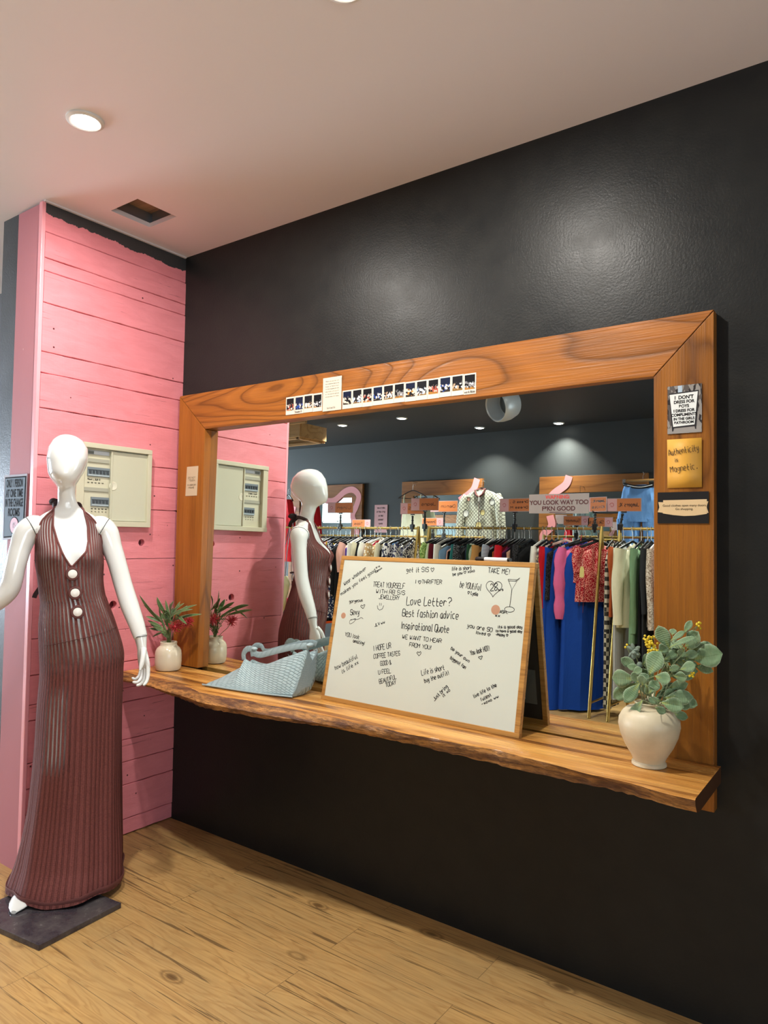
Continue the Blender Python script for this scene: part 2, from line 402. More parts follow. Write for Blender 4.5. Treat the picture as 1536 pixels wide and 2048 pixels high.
# ------------------------------------------------------------------ downlights and duct
m_lamp = mat('lamp_diffuser', '#ffffff', .5); b_ = m_lamp.node_tree.nodes['Principled BSDF']; b_.inputs['Emission Color'].default_value = (1, .96, .9, 1); b_.inputs['Emission Strength'].default_value = 14
m_ring = mat('lamp_trim', '#e4e4e2', .4)
def downlight(x, y, label):
    o = thing('downlight', label, 'ceiling light', (x, y, H), 'recessed round downlights')
    MB().lathe([(.060, 0), (.060, -.006), (.050, -.010), (.044, -.008), (.044, 0)], (x, y, H)).build('trim_ring', m_ring, o)
    MB().lathe([(.0435, -.003), (.043, -.0085), (.03, -.012), (.001, -.0135)], (x, y, H), mi=0).build('diffuser', m_lamp, o)
LL = ['round downlight in the white ceiling above the pink planked column', 'round downlight in the white ceiling in front of the black wall, above the long mirror',
 'downlight reflected beside the timber crate shelf, in the black ceiling', 'downlight in the black ceiling, second from the timber crate shelf', 'downlight close to the back wall above the patterned jacket', 'downlight close to the back wall above the squiggle-painted frame near the blue trousers']
for i, (x, y, p) in enumerate(LAMPS):
    downlight(x, y, LL[i] if i < 6 else ('unseen fill downlight in the shop ceiling out over the floor, number %d along' % (i-5) if False else ['unseen fill downlight over the open floor behind the mannequin', 'unseen fill downlight over the middle of the shop floor', 'unseen fill downlight over the shop floor at its right end', 'unseen fill downlight over the shop floor left of the column', 'unseen fill downlight near the back wall behind the right clothes rack', 'unseen fill downlight near the back wall at the left clothes rack', 'unseen fill downlight nearest the right end of the black wall', 'unseen fill downlight above the right clothes rack', 'unseen fill downlight furthest to the left by the windows'][i-6]))  # the later labels belong to unseen lamps added for fill
m_ductw = mat('white_duct', '#c3cbd0', .35, .2)
du = thing('air_duct', 'round white air duct stub with an open end under the black ceiling', 'air duct', (.16, -3.0, 2.52))
ax = V((-.36, .87, -.30)).normalized(); R_ = ax.to_track_quat('Z', 'Y').to_matrix()
MB().lathe([(.118, -.10), (.135, -.04), (.137, .02), (.130, .065), (.122, .075), (.114, .066), (.112, 0), (.105, -.06), (.001, -.065)], (.16, -3.0, 2.53), 48, R=R_).build('collar', m_ductw, du)
MB().lathe([(.001, -.03), (.05, -.035), (.085, -.05), (.09, -.055)], (.16, -3.0, 2.53), 40, R=R_).build('inner_cone', mat('dark_cone', '#4a4f4d', .4), du)
MB().lathe([(.05, 0), (.05, .12)], (.19, -3.03, 2.63), 24).build('neck', m_ductw, du)
# ------------------------------------------------------------------ stroke lettering
GL = {'A':'02 28 42|14 34','B':'02 08 38 47 46 35 05|35 44 43 32 02','C':'47 38 18 07 03 12 32 43','D':'02 08 28 46 44 22 02','E':'48 08 02 42|05 35','F':'48 08 02|05 35','G':'47 38 18 07 03 12 32 43 45 25','H':'08 02|48 42|05 45','I':'18 12','J':'48 43 32 12 03','K':'08 02|48 05 42','L':'08 02 42','M':'02 08 25 48 42','N':'02 08 42 48','O':'18 07 03 12 32 43 47 38 18','P':'02 08 38 47 46 35 05','Q':'18 07 03 12 32 43 47 38 18|24 41','R':'02 08 38 47 46 35 05|25 42','S':'47 38 18 07 06 15 35 44 43 32 12 03','T':'08 48|28 22','U':'08 03 12 32 43 48','V':'08 22 48','W':'08 12 25 32 48','X':'08 42|48 02','Y':'08 25 48|25 22','Z':'08 48 02 42',
'a':'36 16 05 03 12 22 34 36 32 42','b':'08 02 22 33 35 26 05','c':'36 16 05 03 12 32','d':'35 16 05 03 12 22 34|38 32','e':'04 34 35 26 16 05 03 12 32','f':'38 28 17 12|05 25','g':'35 16 05 04 13 34|36 31 20 00','h':'08 02|05 16 26 35 32','i':'16 12 22|17 18','j':'26 21 10 00|27 28','k':'08 02|36 04 32','l':'18 12 22','m':'06 02|05 16 25 22|25 36 45 42','n':'06 02|05 16 26 35 32','o':'16 05 03 12 22 33 35 26 16','p':'06 00|05 16 26 35 33 22 03','q':'35 16 05 03 12 22 33|36 30 40','r':'06 02|04 16 26 35','s':'36 16 05 14 34 33 22 02','t':'18 13 22 32|05 35','u':'06 03 12 22 34|36 32','v':'06 12 36','w':'06 12 24 32 46','x':'06 32|36 02','y':'06 13 23|36 21 10 00','z':'06 36 02 32',
'!':'18 14|13 12','?':'07 18 38 47 46 25 24|23 22','.':'12 22 23','-':'05 35','&':'42 06 07 18 27 26 03 12 22 44','2':'07 18 28 37 35 02 42','8':'15 06 07 18 28 37 36 15 03 12 22 33 34 15','3':'08 38 25 34 33 22 02','~':'22 05 06 17 26 36 47 56 55 32 22','\'':'18 16','/':'02 38','1':'16 28 22','5':'48 08 05 35 44 43 32 02','0':'18 07 03 12 32 43 47 38 18','X ':''}
WID = {'i':3,'l':3,'I':3,'!':3,'.':3,'m':6,'w':6,'~':7,' ':3,'\'':2,'M':6,'W':6,'j':4,'1':4}
def strokes(text, jit=.25, seed=0):
    rnd = random.Random(seed); x = 0; out = []
    for ch in text:
        w = WID.get(ch, 5 if ch.isupper() or ch in '28350?&' else 4.6)
        if ch in GL and ch != ' ':
            for pl in GL[ch].split('|'):
                out.append([(x+int(p[0])+rnd.uniform(-jit, jit), int(p[1])-2+rnd.uniform(-jit, jit)) for p in pl.split()])
        x += w
    return out, x-1.2
def smooth2(pl, k=3):
    if len(pl) < 3: return pl
    return [(p.x, p.y) for p in crom([(a, b, 0) for a, b in pl], k)]
def ribbon(mb, pl, f, w, mi=0, th=.0004):
    """flat ink ribbon: pl 2D points, f maps (a,b,h)->3D, w width"""
    L = []
    for i, p in enumerate(pl):
        a = pl[max(i-1, 0)]; b = pl[min(i+1, len(pl)-1)]
        dx, dy = b[0]-a[0], b[1]-a[1]; l = math.hypot(dx, dy) or 1
        nx, ny = -dy/l*w/2, dx/l*w/2; L.append(((p[0]+nx, p[1]+ny), (p[0]-nx, p[1]-ny)))
    n = len(mb.v)
    for a, b in L: mb.v.append(tuple(f(a[0], a[1], th))); mb.v.append(tuple(f(b[0], b[1], th)))
    for i in range(len(L)-1): mb.face((n+2*i, n+2*i+1, n+2*i+3, n+2*i+2), mi)
def write(mb, text, f, x0, y0, x1, y1, h, w, mi=0, jit=.22, seed=0, th=.0004):
    """text with cap height h from (x0,y0) to (x1,y1) on surface f(u,v,h)"""
    st, W = strokes(text, jit, seed); L = math.hypot(x1-x0, y1-y0); sx = L/max(W, 1); sy = h/6
    c, s = (x1-x0)/L, (y1-y0)/L
    for pl in st:
        q = [(a*sx, b*sy) for a, b in smooth2(pl)]
        ribbon(mb, [(x0+a*c-b*s, y0+a*s+b*c) for a, b in q], f, w, mi, th)
def printed(text, size, mat_, parent, name, M4, align='CENTER', bold=.0, sx=1., spacing=1., lines=1.):
    cu = bpy.data.curves.new(name, 'FONT'); cu.body = text; cu.size = size; cu.align_x = align; cu.align_y = 'CENTER'; cu.offset = bold; cu.space_character = spacing; cu.space_line = lines
    o = bpy.data.objects.new('tmp', cu); COL.objects.link(o); bpy.context.view_layer.update()
    me = bpy.data.meshes.new_from_object(o.evaluated_get(bpy.context.evaluated_depsgraph_get())); bpy.data.objects.remove(o)
    me.transform(Matrix.Diagonal((sx, 1, 1, 1))); me.transform(M4)
    me.materials.clear(); me.materials.append(mat_)
    r = bpy.data.objects.new(name, me); COL.objects.link(r); r.parent = parent
    if parent.type == 'EMPTY' and parent.parent is None: r.matrix_parent_inverse = Matrix.Translation(-parent.location)
    return r
def frame_m(o, x, y):   # matrix with x->x, y->y axes, origin o
    x = V(x).normalized(); y = V(y).normalized(); z = x.cross(y)
    m = Matrix((x, y, z)).transposed().to_4x4(); m.translation = V(o); return m
m_ink = mat('marker_ink', '#14161a', .35); m_print = mat('black_print', '#0c0c0e', .7, Specular_IOR_Level=.1)

# ------------------------------------------------------------------ long mirror with timber frame
FY = -.034
w_h = wood('stained_timber_across', 0, ['#a05f20', '#5c340e', '#ad6c2c'], ring=24, across=6, rough=.40, bump=.8, streak='#4a2408')
w_v = wood('stained_timber_upright', 2, ['#92581c', '#56300c', '#a06626'], ring=14, across=6, rough=.40, bump=.8, offs=4, streak='#4a2408')
w_v2 = wood('stained_timber_upright_left', 2, ['#9a5a1a', '#6b3c0e', '#ab6a26'], ring=8, across=6, rough=.33, bump=.3, offs=9)
m_glass = mat('mirror_glass', (.80, .86, .83, 1), .0, 1.0)
X0, X1, XI0, XI1, ZT, ZI, ZS_ = .030, 2.430, .222, 2.262, 2.044, 1.870, .748
mir = thing('mirror', 'long wall mirror in a wide stained timber frame behind the live-edge shelf', 'mirror', (1.2, -.02, .76))
MB().prism([(X0, ZT), (X1, ZT), (XI1+.0, ZI), (XI0, ZI)], FY, .0075).build('top_rail', w_h, mir, smooth=False, bevel=.0015)
MB().prism([(X0, ZT-.003), (XI0-.001, ZI-.002), (XI0-.010, .752), (X0, .752)], FY, .0075).build('left_stile', w_v2, mir, smooth=False, bevel=.0015)
MB().prism([(X1, ZT-.003), (X1, .615), (XI1+.004, .615), (XI1+.001, ZI-.002)], FY+.001, .0075).build('right_stile', w_v, mir, smooth=False, bevel=.0015)
g = MB()
def gy(x, z): return -.0082-.0128*(x-1)+.0083*(z-1.3)
n = 0
cs = [(XI0-.015, .70), (XI1+.012, .70), (XI1+.012, ZI+.02), (XI0-.015, ZI+.02)]
g.v = [(x, gy(x, z), z) for x, z in cs]+[(x, .0076, z) for x, z in cs]
for f_ in ((0, 1, 2, 3), (7, 6, 5, 4), (0, 4, 5, 1), (1, 5, 6, 2), (2, 6, 7, 3), (3, 7, 4, 0)): g.face(f_)
g.build('glass', m_glass, mir, smooth=False)

# shelf with live edge
sh = MB(); random.seed(5)
ftop = [(.0, -.305), (.19, -.275), (.37, -.290), (.50, -.31), (.62, -.338), (.86, -.315), (1.19, -.303), (1.55, -.307), (1.89, -.289), (2.2, -.322), (2.452, -.350)]
fbot = [(.0, -.315), (.19, -.312), (.44, -.345), (.66, -.375), (.91, -.36), (1.3, -.312), (1.88, -.285), (2.19, -.29), (2.45, -.335)]
def ip(T, x):
    for i in range(len(T)-1):
        if T[i][0] <= x <= T[i+1][0]: k = (x-T[i][0])/(T[i+1][0]-T[i][0]); k = k*k*(3-2*k); return T[i][1]*(1-k)+T[i+1][1]*k
    return T[-1][1]
NX = 150; rg = []
for i in range(NX+1):
    x = .003+(2.448-.003)*i/NX
    a = ip(ftop, x)+random.uniform(-.0015, .0015)+.003*math.sin(x*31); b = ip(fbot, x)+random.uniform(-.003, .003)
    zb = .706+.006*math.sin(x*5+1)+random.uniform(-.002, .002)
    rg.append([V((x, -.036, .748)), V((x, (a-.036)/2, .748)), V((x, a+.006, .748)), V((x, a, .7445)), V((x, a*.55+b*.45-.004+random.uniform(-.003, .003), .733)), V((x, b+random.uniform(-.002, .002), .719)), V((x, b+.006, zb)), V((x, b+.03, .703)), V((x, -.036, .703))])
base = 0
for r_ in rg: sh.v.extend(tuple(p) for p in r_)
nr = 9
for i in range(NX):
    for j in range(nr):
        j2 = (j+1) % nr; sh.face((i*nr+j, i*nr+j2, (i+1)*nr+j2, (i+1)*nr+j), 1 if j in (3, 4, 5) else 0)
sh.face(list(range(nr)), 0); sh.face([NX*nr+j for j in reversed(range(nr))], 2)
m_shelf = mat('shelf_timber', '#c08a45', .28); t = NT(m_shelf)
va = t.coord((.8, 9, 9)); n1 = t.noise(va, .7, 3, .5, .4); rv = t.math('FRACT', t.math('MULTIPLY', n1, 13))
n3 = t.noise(t.coord((1.3, 17, 17), loc=(1, 2, 3)), 1, 3, .55, .5); n2 = t.noise(t.coord((4, 150, 150)), 1, 3, .6)
c = t.mix(t.ramp(n3, [(.35, 0.), (.62, 1.)]), '#e0aa5c', '#b07432')
c = t.mix(t.ramp(n3, [(.56, 0.), (.64, .9), (.72, 0.)]), c, '#54331a')
c = t.mix(t.math('MULTIPLY', t.ramp(rv, [(0, 1.), (.12, .1), (.7, 0.), (1, 1.)]), .4), c, '#8e5c28')
c = t.mix(t.math('MULTIPLY', t.ramp(n2, [(.45, 0.), (.75, 1.)]), .3), c, '#6a4320')
t.color(c); t.bump(n2, .12, .001); t.rough(t.ramp(n2, [(.3, .24), (.8, .36)]))
m_bark = mat('live_edge', '#8a5a30', .5); t = NT(m_bark)
n1 = t.noise(t.coord((3, 14, 30)), 1, 5, .65, 1.); n2 = t.noise(t.coord((30, 60, 120)), 1, 4, .7)
c = t.mix(t.ramp(n1, [(.38, 0.), (.6, 1.)]), '#c48c4c', '#64402a'); c = t.mix(t.math('MULTIPLY', t.ramp(n2, [(.45, 0.), (.6, 1.)]), .6), c, '#42291a')
t.color(c); t.bump(t.math('ADD', n1, n2), .8, .006)
m_endg = mat('end_grain', '#4a2c14', .6)
so = sh.build('shelf', [m_shelf, m_bark, m_endg]); tag(so, 'long live-edge timber wall shelf below the mirror', 'shelf')

# ------------------------------------------------------------------ things stuck on the frame
fy = FY-.0016
def Fp(u, v, h): return (u, fy-.0006-h, v)
m_pol = mat('instant_film_white', '#ded9cc', .35)
rnd = random.Random(11)
PCOL = [('#d9c9c0', '#b45a4a'), ('#e3dcd5', '#2c4fa0'), ('#caa98c', '#f0eee8'), ('#8f8f92', '#d0d4d8'), ('#e6ddc9', '#c98a3c'), ('#ffffff', '#9fb6d6')]
def photo_mat(i):
    m = mat('photo_%d' % i, '#222222', .25); t = NT(m); a, b = PCOL[i % 6]
    tc = t.coord((1, 1, 1), loc=(i*.37, 0, i*.61)); sp = t.n('ShaderNodeSeparateXYZ'); t.link(t.coord((1, 1, 1)), sp.inputs[0])
    vo = t.n('ShaderNodeTexVoronoi', {'Scale': 150.}); t.link(tc, vo.inputs['Vector']); ns = t.noise(tc, 120, 3, .6)
    sel = t.ramp(vo.outputs[1], [(.0, '#15161a'), (.30, '#25262c'), (.45, a), (.62, b), (.8, a), (1, '#6a4a3c')], 'CONSTANT')
    band = t.ramp(t.math('ADD', sp.outputs[2], t.math('MULTIPLY', ns, .022)), [(0, 1.), (.5, 0.)])
    zc = t.n('ShaderNodeMapRange', {'From Min': 1.905, 'From Max': 1.945, 'To Min': 1., 'To Max': 0.}); t.link(t.math('ADD', sp.outputs[2], t.math('MULTIPLY', t.math('SUBTRACT', ns, .5), .03)), zc.inputs[0])
    c = t.mix(t.ramp(zc.outputs[0], [(.35, 0.), (.5, 1.)]), ['#131519', '#16203a', '#1b1c22'][i % 3], sel)
    c = t.mix(t.ramp(zc.outputs[0], [(.93, 0.), (.97, 1.)]), c, ['#b07c3a', '#3a332c', '#8a6a3a'][i % 3])
    t.color(c); return m
desc = ['group photo before a dark backdrop', 'dark blue photo with one small seated figure', 'group photo of four people in light clothes', 'photo of people by a pale doorway', 'photo of people seated on a warm floor', 'pale photo of people near a white van', 'photo of people in white tops', 'photo of a crowd with blue clothes', 'photo with an orange floor and white figures', 'photo of a group in white and grey', 'photo with a pale van and dark sky', 'photo of people in bright blue tops', 'photo of two groups on a warm floor', 'nearly black photo', 'photo of two people in white sitting', 'photo of people under blue light']
posn = ['first from the left end', 'second from the left end', 'third from the left end', 'directly left of the letter card', 'directly right of the letter card', 'second right of the letter card', 'third right of the letter card', 'fourth right of the letter card', 'fifth right of the letter card', 'sixth right of the letter card', 'sixth from the right end', 'fifth from the right end', 'fourth from the right end', 'third from the right end', 'second from the right end', 'last at the right end']
for i in range(16):
    x = .744+i*.0513 if i < 4 else 1.055+(i-4)*.0505
    zb, zt = (1.888, 1.9635) if i < 4 else (1.884, 1.958)
    wd_ = .0500; dz = rnd.uniform(-.001, .001); zb += dz; zt += dz
    p = thing('instant_photo', '%s, %s' % (desc[i].replace('photo', 'instant photo', 1), posn[i]), 'photo', (x+wd_/2, FY, zb), 'instant photos along the top of the mirror frame')
    MB().box((x+wd_/2, FY-.0008, (zb+zt)/2), (wd_-.0006, .0012, zt-zb)).build('card', m_pol, p, smooth=False)
    MB().box((x+wd_/2, FY-.0015, zb+.043), (wd_-.009, .0005, .052)).build('picture', photo_mat(i), p, smooth=False)
    if i in (1, 15):
        s_ = MB(); write(s_, 'xxo & Bliss' if i == 15 else 'Studio 54', Fp, x+.004, zb+.005, x+wd_-.004, zb+.005, .007, .0012, seed=i); s_.build('caption', m_ink, p, smooth=False)
p = thing('letter_card', 'tall cream letter card with fine writing among the instant photos', 'letter', (1.001, FY, 1.884), None)
MB().box((1.0015, FY-.002, 1.952), (.098, .0014, .137)).build('card', mat('letter_cream', '#d8d2bf', .6), p, smooth=False)
s_ = MB(); Fp2 = lambda u, v, h: (u, FY-.0031-h, v)
for k, tx in enumerate(['Thank you all for the', 'most beautiful day at the', 'studio we had so much', 'fun and laughed all the', 'way home with all of', 'our new outfits and we', 'will be back for more']):
    write(s_, tx, Fp2, .966, 2.003-k*.0105, 1.037, 2.003-k*.0105, .0045, .0006, seed=k)
write(s_, 'Thrifted Sis', Fp2, .975, 1.891, 1.02, 1.893, .007, .0008, seed=3); s_.build('handwriting', mat('grey_ink', '#6a6a70', .5), p, smooth=False)
# small paper sign on left stile
p = thing('paper_sign', 'small narrow paper notice taped to the left stile of the mirror frame', 'paper sign', (.137, FY, 1.555))
MB().prism([(.101, 1.696), (.183, 1.697), (.178, 1.557), (.094, 1.556)], FY-.0018, FY-.0006).build('sheet', mat('aged_paper', '#c9b79a', .5), p, smooth=False)
s_ = MB(); Fq = lambda u, v, h: (u, FY-.0022-h, v)
for k, (tx, a, b) in enumerate([('DO NOT', .112, .165), ('TOUCH', .118, .160), ('MIRROR', .110, .168), ('FRAME', .118, .158)]):
    z = [1.640, 1.627, 1.604, 1.591][k]; write(s_, tx, Fq, a, z, b, z, .007, .0012, jit=.05)
s_.build('printed_text', mat('faded_print', '#7c6f58', .6), p, smooth=False)
# photo print of an A-frame sign
p = thing('photo_print', 'photo print of a white sandwich board stuck on the right stile', 'photo print', (2.35, FY, 1.69))
m_pp = mat('print_background', '#6f6a66', .3); t = NT(m_pp); vo = t.n('ShaderNodeTexVoronoi', {'Scale': 60.}); t.link(t.coord((2, 1, 1)), vo.inputs['Vector'])
t.color(t.ramp(vo.outputs[1], [(0, '#2e2a2c'), (.3, '#5b5552'), (.55, '#8d8a86'), (.8, '#4a4140')], 'CONSTANT'))
MB().box((2.351, FY-.0015, 1.7625), (.095, .0012, .142)).build('print', m_pp, p, smooth=False)
MB().prism([(2.304, 1.692), (2.398, 1.692), (2.398, 1.712), (2.304, 1.708)], FY-.0026, FY-.0021).build('pavement', mat('pavement_grey', '#8f8c88', .6), p, smooth=False)
MB().prism([(2.333, 1.806), (2.345, 1.807), (2.345, 1.833), (2.333, 1.833)], FY-.0026, FY-.0021).build('door_post', mat('pale_blue', '#a9bccb', .6), p, smooth=False)
MB().prism([(2.308, 1.812), (2.390, 1.815), (2.383, 1.702), (2.3805, 1.702), (2.379, 1.710), (2.322, 1.708), (2.320, 1.699), (2.317, 1.699)], FY-.0031, FY-.0027).build('pictured_frame', mat('dark_frame', '#26262a', .4), p, smooth=False)
MB().prism([(2.310, 1.808), (2.388, 1.811), (2.379, 1.715), (2.320, 1.712)], FY-.0036, FY-.0032).build('pictured_panel', mat('letterboard_white', '#dfe4e2', .4), p, smooth=False)
for tx, z, sz in (("I  DON'T", 1.797, .0145), ('DRESS FOR', 1.784, .0125), ('BOYS', 1.771, .0125), ('I DRESS FOR', 1.758, .0115), ('COMPLIMENTS', 1.746, .0115), ('IN THE GIRLS', 1.734, .0105), ('BATHROOM', 1.723, .0105)):
    printed(tx, sz, m_print, p, 'lettering', frame_m((2.350, FY-.0039, z), (1, 0, 0), (0, 0, 1)), bold=.0005, sx=.92)
# yellow note
p = thing('sticky_note', 'large yellow note reading Authenticity is Magnetic on the right stile', 'note', (2.35, FY, 1.533))
g = MB(); g.rings([[V((2.3035, FY-.002-.004*k*k, 1.675-.143*(1-k) if 0 else 1.532+.143*k)), V((2.3985, FY-.002-.002*k*k, 1.532+.143*k))] for k in [0, .25, .5, .75, 1][::-1]], 0, cap=False, closedring=False)
o = g.build('note_sheet', mat('note_yellow', '#d9a23c', .55), p, fix=False); sm = o.modifiers.new('thickness', 'SOLIDIFY'); sm.thickness = .0006; sm.offset = 0
s_ = MB(); Fn = lambda u, v, h: (u, FY-.0033-.004*max((v-1.53)/.143, 0)**2-h, v)
write(s_, 'Authenticity', Fn, 2.308, 1.627, 2.392, 1.638, .018, .0014, seed=5); s_.build('handwriting', mat('brown_ink', '#3a2a18', .5), p, smooth=False); s_ = MB(); write(s_, 'is', Fn, 2.325, 1.608, 2.334, 1.609, .011, .0013, seed=6); s_.build('handwriting', mat('brown_ink'), p, smooth=False); s_ = MB(); write(s_, 'Magnetic.', Fn, 2.313, 1.578, 2.386, 1.586, .017, .0014, seed=7)
s_.build('handwriting', mat('brown_ink', '#3a2a18', .5), p, smooth=False)
# black card with cream ribbon
p = thing('slogan_card', 'black card with a cream ribbon label below the yellow note', 'card', (2.347, FY, 1.428))
MB().box((2.3465, FY-.0015, 1.4735), (.141, .0014, .092)).build('card', mat('card_black', '#101012', .45), p, smooth=False)
m_rib = mat('cream_ribbon', '#d8bd92', .35)
MB().prism([(2.278, 1.491), (2.292, 1.490), (2.292, 1.459), (2.276, 1.461), (2.281, 1.475)], FY-.0027, FY-.0023).build('ribbon_tail', m_rib, p, smooth=False)
MB().prism([(2.416, 1.491), (2.400, 1.490), (2.400, 1.456), (2.4165, 1.458), (2.411, 1.475)], FY-.0027, FY-.0023).build('ribbon_tail', m_rib, p, smooth=False)
MB().prism([(2.292, 1.496), (2.412, 1.497), (2.412, 1.455), (2.38, 1.450), (2.35, 1.449), (2.32, 1.452), (2.291, 1.457)], FY-.0033, FY-.0028).build('ribbon', m_rib, p, smooth=False)
printed('Good clothes open many doors.\nGo shopping.', .0092, m_print, p, 'lettering', frame_m((2.351, FY-.0036, 1.4745), (1, 0, 0), (0, 0, 1)), bold=.00005, lines=1.1)
# frosted sticker on mirror glass
m_fro = mat('frosted_film', (.36, .33, .31, 1), .5); m_fro.node_tree.nodes['Principled BSDF'].inputs['Alpha'].default_value = .62
p = thing('mirror_sticker', 'frosted rectangular sticker on the mirror glass reading WARNING', 'sticker', (1.96, gy(1.96, 1.49), 1.459))
n0 = V((-.0128, -1, .0083)).normalized()
q = lambda x, z, h=0: V((x, gy(x, z), z))+n0*h
g = MB(); g.v = [tuple(q(x, z, .0006)) for x, z in ((1.857, 1.461), (2.062, 1.459), (2.062, 1.524), (1.857, 1.524))]+[tuple(q(x, z, .0011)) for x, z in ((1.857, 1.461), (2.062, 1.459), (2.062, 1.524), (1.857, 1.524))]
for f_ in ((3, 2, 1, 0), (4, 5, 6, 7), (0, 1, 5, 4), (1, 2, 6, 5), (2, 3, 7, 6), (3, 0, 4, 7)): g.face(f_)
g.build('film', m_fro, p, smooth=False)
for tx, x, z, sz, mm in (('WARNING:', 1.957, 1.5135, .0165, mat('red_print', '#c4433f', .6)), ('YOU LOOK WAY TOO', 1.960, 1.4955, .0195, mat('maroon_print', '#4a2326', .6)), ('F*KN GOOD', 1.960, 1.4755, .0200, mat('maroon_print'))):
    printed(tx, sz, mm, p, 'lettering', frame_m(q(x, z, .0014), (1, -.0128, 0), (0, .0083, 1)), bold=.0006)
g = MB(); g.box(q(1.963, 1.4642, .0013), (.068, .0002, .0018)); g.build('fine_print', mat('maroon_print'), p, smooth=False)
# change room sign on the column
p = thing('change_room_sign', 'blue-grey laminated change room sign taped to the pink column', 'sign', (-.145, -.726, 1.345))
sy = -.7255
MB().prism([(-.236, 1.612), (-.046, 1.612), (-.050, 1.348), (-.231, 1.336)], sy-.0015, sy).build('laminate', mat('laminate_clear', '#a09ca8', .5, Specular_IOR_Level=.2), p, smooth=False)
MB().prism([(-.226, 1.603), (-.052, 1.603), (-.057, 1.355), (-.222, 1.345)], sy-.0026, sy-.0016).build('border', m_print, p, smooth=False)
MB().prism([(-.221, 1.597), (-.059, 1.597), (-.063, 1.360), (-.217, 1.351)], sy-.0034, sy-.0027).build('sheet', mat('sign_blue', '#8196aa', .65, Specular_IOR_Level=.15), p, smooth=False)
for tx, z in (('ONLY 1 PERSON', 1.574), ('AT ONE TIME', 1.532), ('IN THE CHANGE', 1.492), ('ROOMS', 1.452)):
    printed(tx, .046, m_print, p, 'lettering', frame_m((-.141, sy-.004, z), (1, 0, 0), (0, 0, 1)), bold=.0012, sx=[.40, .50, .42, .60][['ONLY 1 PERSON', 'AT ONE TIME', 'IN THE CHANGE', 'ROOMS'].index(tx)])
MB().lathe([(.0365, 0), (.0365, .0006)], (-.133, sy-.0036, 1.398), 28, R=Matrix.Rotation(PI/2, 3, 'X')).build('emblem_edge', m_print, p, smooth=False)
MB().lathe([(.033, 0), (.033, .001)], (-.133, sy-.0037, 1.398), 28, R=Matrix.Rotation(PI/2, 3, 'X')).build('emblem', mat('emblem_pink', '#c05f6f', .5), p, smooth=False)
printed('fS', .034, mat('emblem_dark', '#7a2f3c', .5), p, 'emblem_letters', frame_m((-.133, sy-.0052, 1.398), (1, 0, 0), (0, 0, 1)))
# ------------------------------------------------------------------ switchboard
m_box = mat('switchboard_cream', '#c9c6ae', .4); m_box2 = mat('switchboard_door', '#c2c1aa', .3); m_bk = mat('breaker_grey', '#77838a', .5); m_bd = mat('breaker_dark', '#3e464c', .5)
p = thing('electrical_switchboard', 'cream electrical switchboard with half-open sliding door set in the pink planks', 'switchboard', (.0, -.366, 1.402))
g = MB(); yc = (by0+by1)/2; zc = (bz0+bz1)/2; wy = by1-by0; hz = bz1-bz0
g.box((.012, yc, bz1-.011), (.036, wy, .022)); g.box((.012, yc, bz0+.012), (.036, wy, .024)); g.box((.010, by0+.018, zc), (.032, .036, hz-.046)); g.box((.012, by1-.010, zc), (.036, .020, hz-.046))
g.box((.002, yc, zc), (.008, wy-.04, hz-.04)); g.build('housing', m_box, p, smooth=False, bevel=.002)
g = MB(); g.box((.014, -.290, zc), (.006, .195, hz-.052)); g.box((.018, -.384, zc), (.010, .008, hz-.052)); g.build('sliding_door', m_box2, p, smooth=False, bevel=.0012)
MB().lathe([(.020, 0), (.018, .002), (.012, .0005), (.001, 0)], (.0172, -.372, 1.583), 24, R=Matrix.Rotation(PI/2, 3, 'Y')).build('finger_grip', mat('grip_cream', '#d8d6c2', .35), p)
for k, (zz, ya) in enumerate(((1.640, -.49), (1.510, -.47))):
    g = MB(); g.box((.008, (ya-.39)/2+.0, zz), (.006, -.39-ya+.006, .040)); e = g.build('breaker_row', m_bk, p, smooth=False)
    g = MB(); n_ = 6 if k == 0 else 5
    for i in range(n_):
        y_ = ya+(i+.5)*(-.39-ya)/n_; g.box((.0125, y_, zz), (.006, .010, .013))
    g.box((.0115, (ya-.39)/2, zz+.008), (.002, -.39-ya, .004)); g.build('switch_levers', m_bd, e, smooth=False)
    g = MB(); g.box((.0118, (ya-.39)/2, zz-.015), (.002, -.39-ya, .006)); g.build('terminal_strip', mat('breaker_pale', '#a9b7bd', .4), e, smooth=False)
    s_ = MB(); Fb = lambda u, v, h: (.0068+h, u, v)
    if k == 0: write(s_, 'Power L SUB 12', Fb, ya, zz-.036, ya+.06, zz-.036, .006, .0014, jit=.3)
    for i in range(5):
        write(s_, 'NA', Fb, ya+i*.017, zz-.034-(0 if k else .016), ya+i*.017+.008, zz-.034-(0 if k else .016), .0045, .0012, jit=.3, seed=i)
        if k: write(s_, '12', Fb, ya+i*.017, zz-.046, ya+i*.017+.006, zz-.046, .004, .0012, jit=.3, seed=i)
    s_.build('circuit_labels', m_print, p, smooth=False)
for zz in (1.690, 1.563):
    MB().box((.0075, -.45, zz), (.007, .118, .016)).build('cover_lip', mat('cover_shadow_grey', '#a5a595', .5), p, smooth=False)
MB().box((.0075, -.45, 1.725), (.004, .118, .018)).build('label_holder', mat('label_holder', '#b4bac0', .3), p, smooth=False)
MB().box((.0105, -.484, 1.724), (.002, .034, .012)).build('dark_label', mat('label_dark', '#5a5f5a', .4), p, smooth=False)
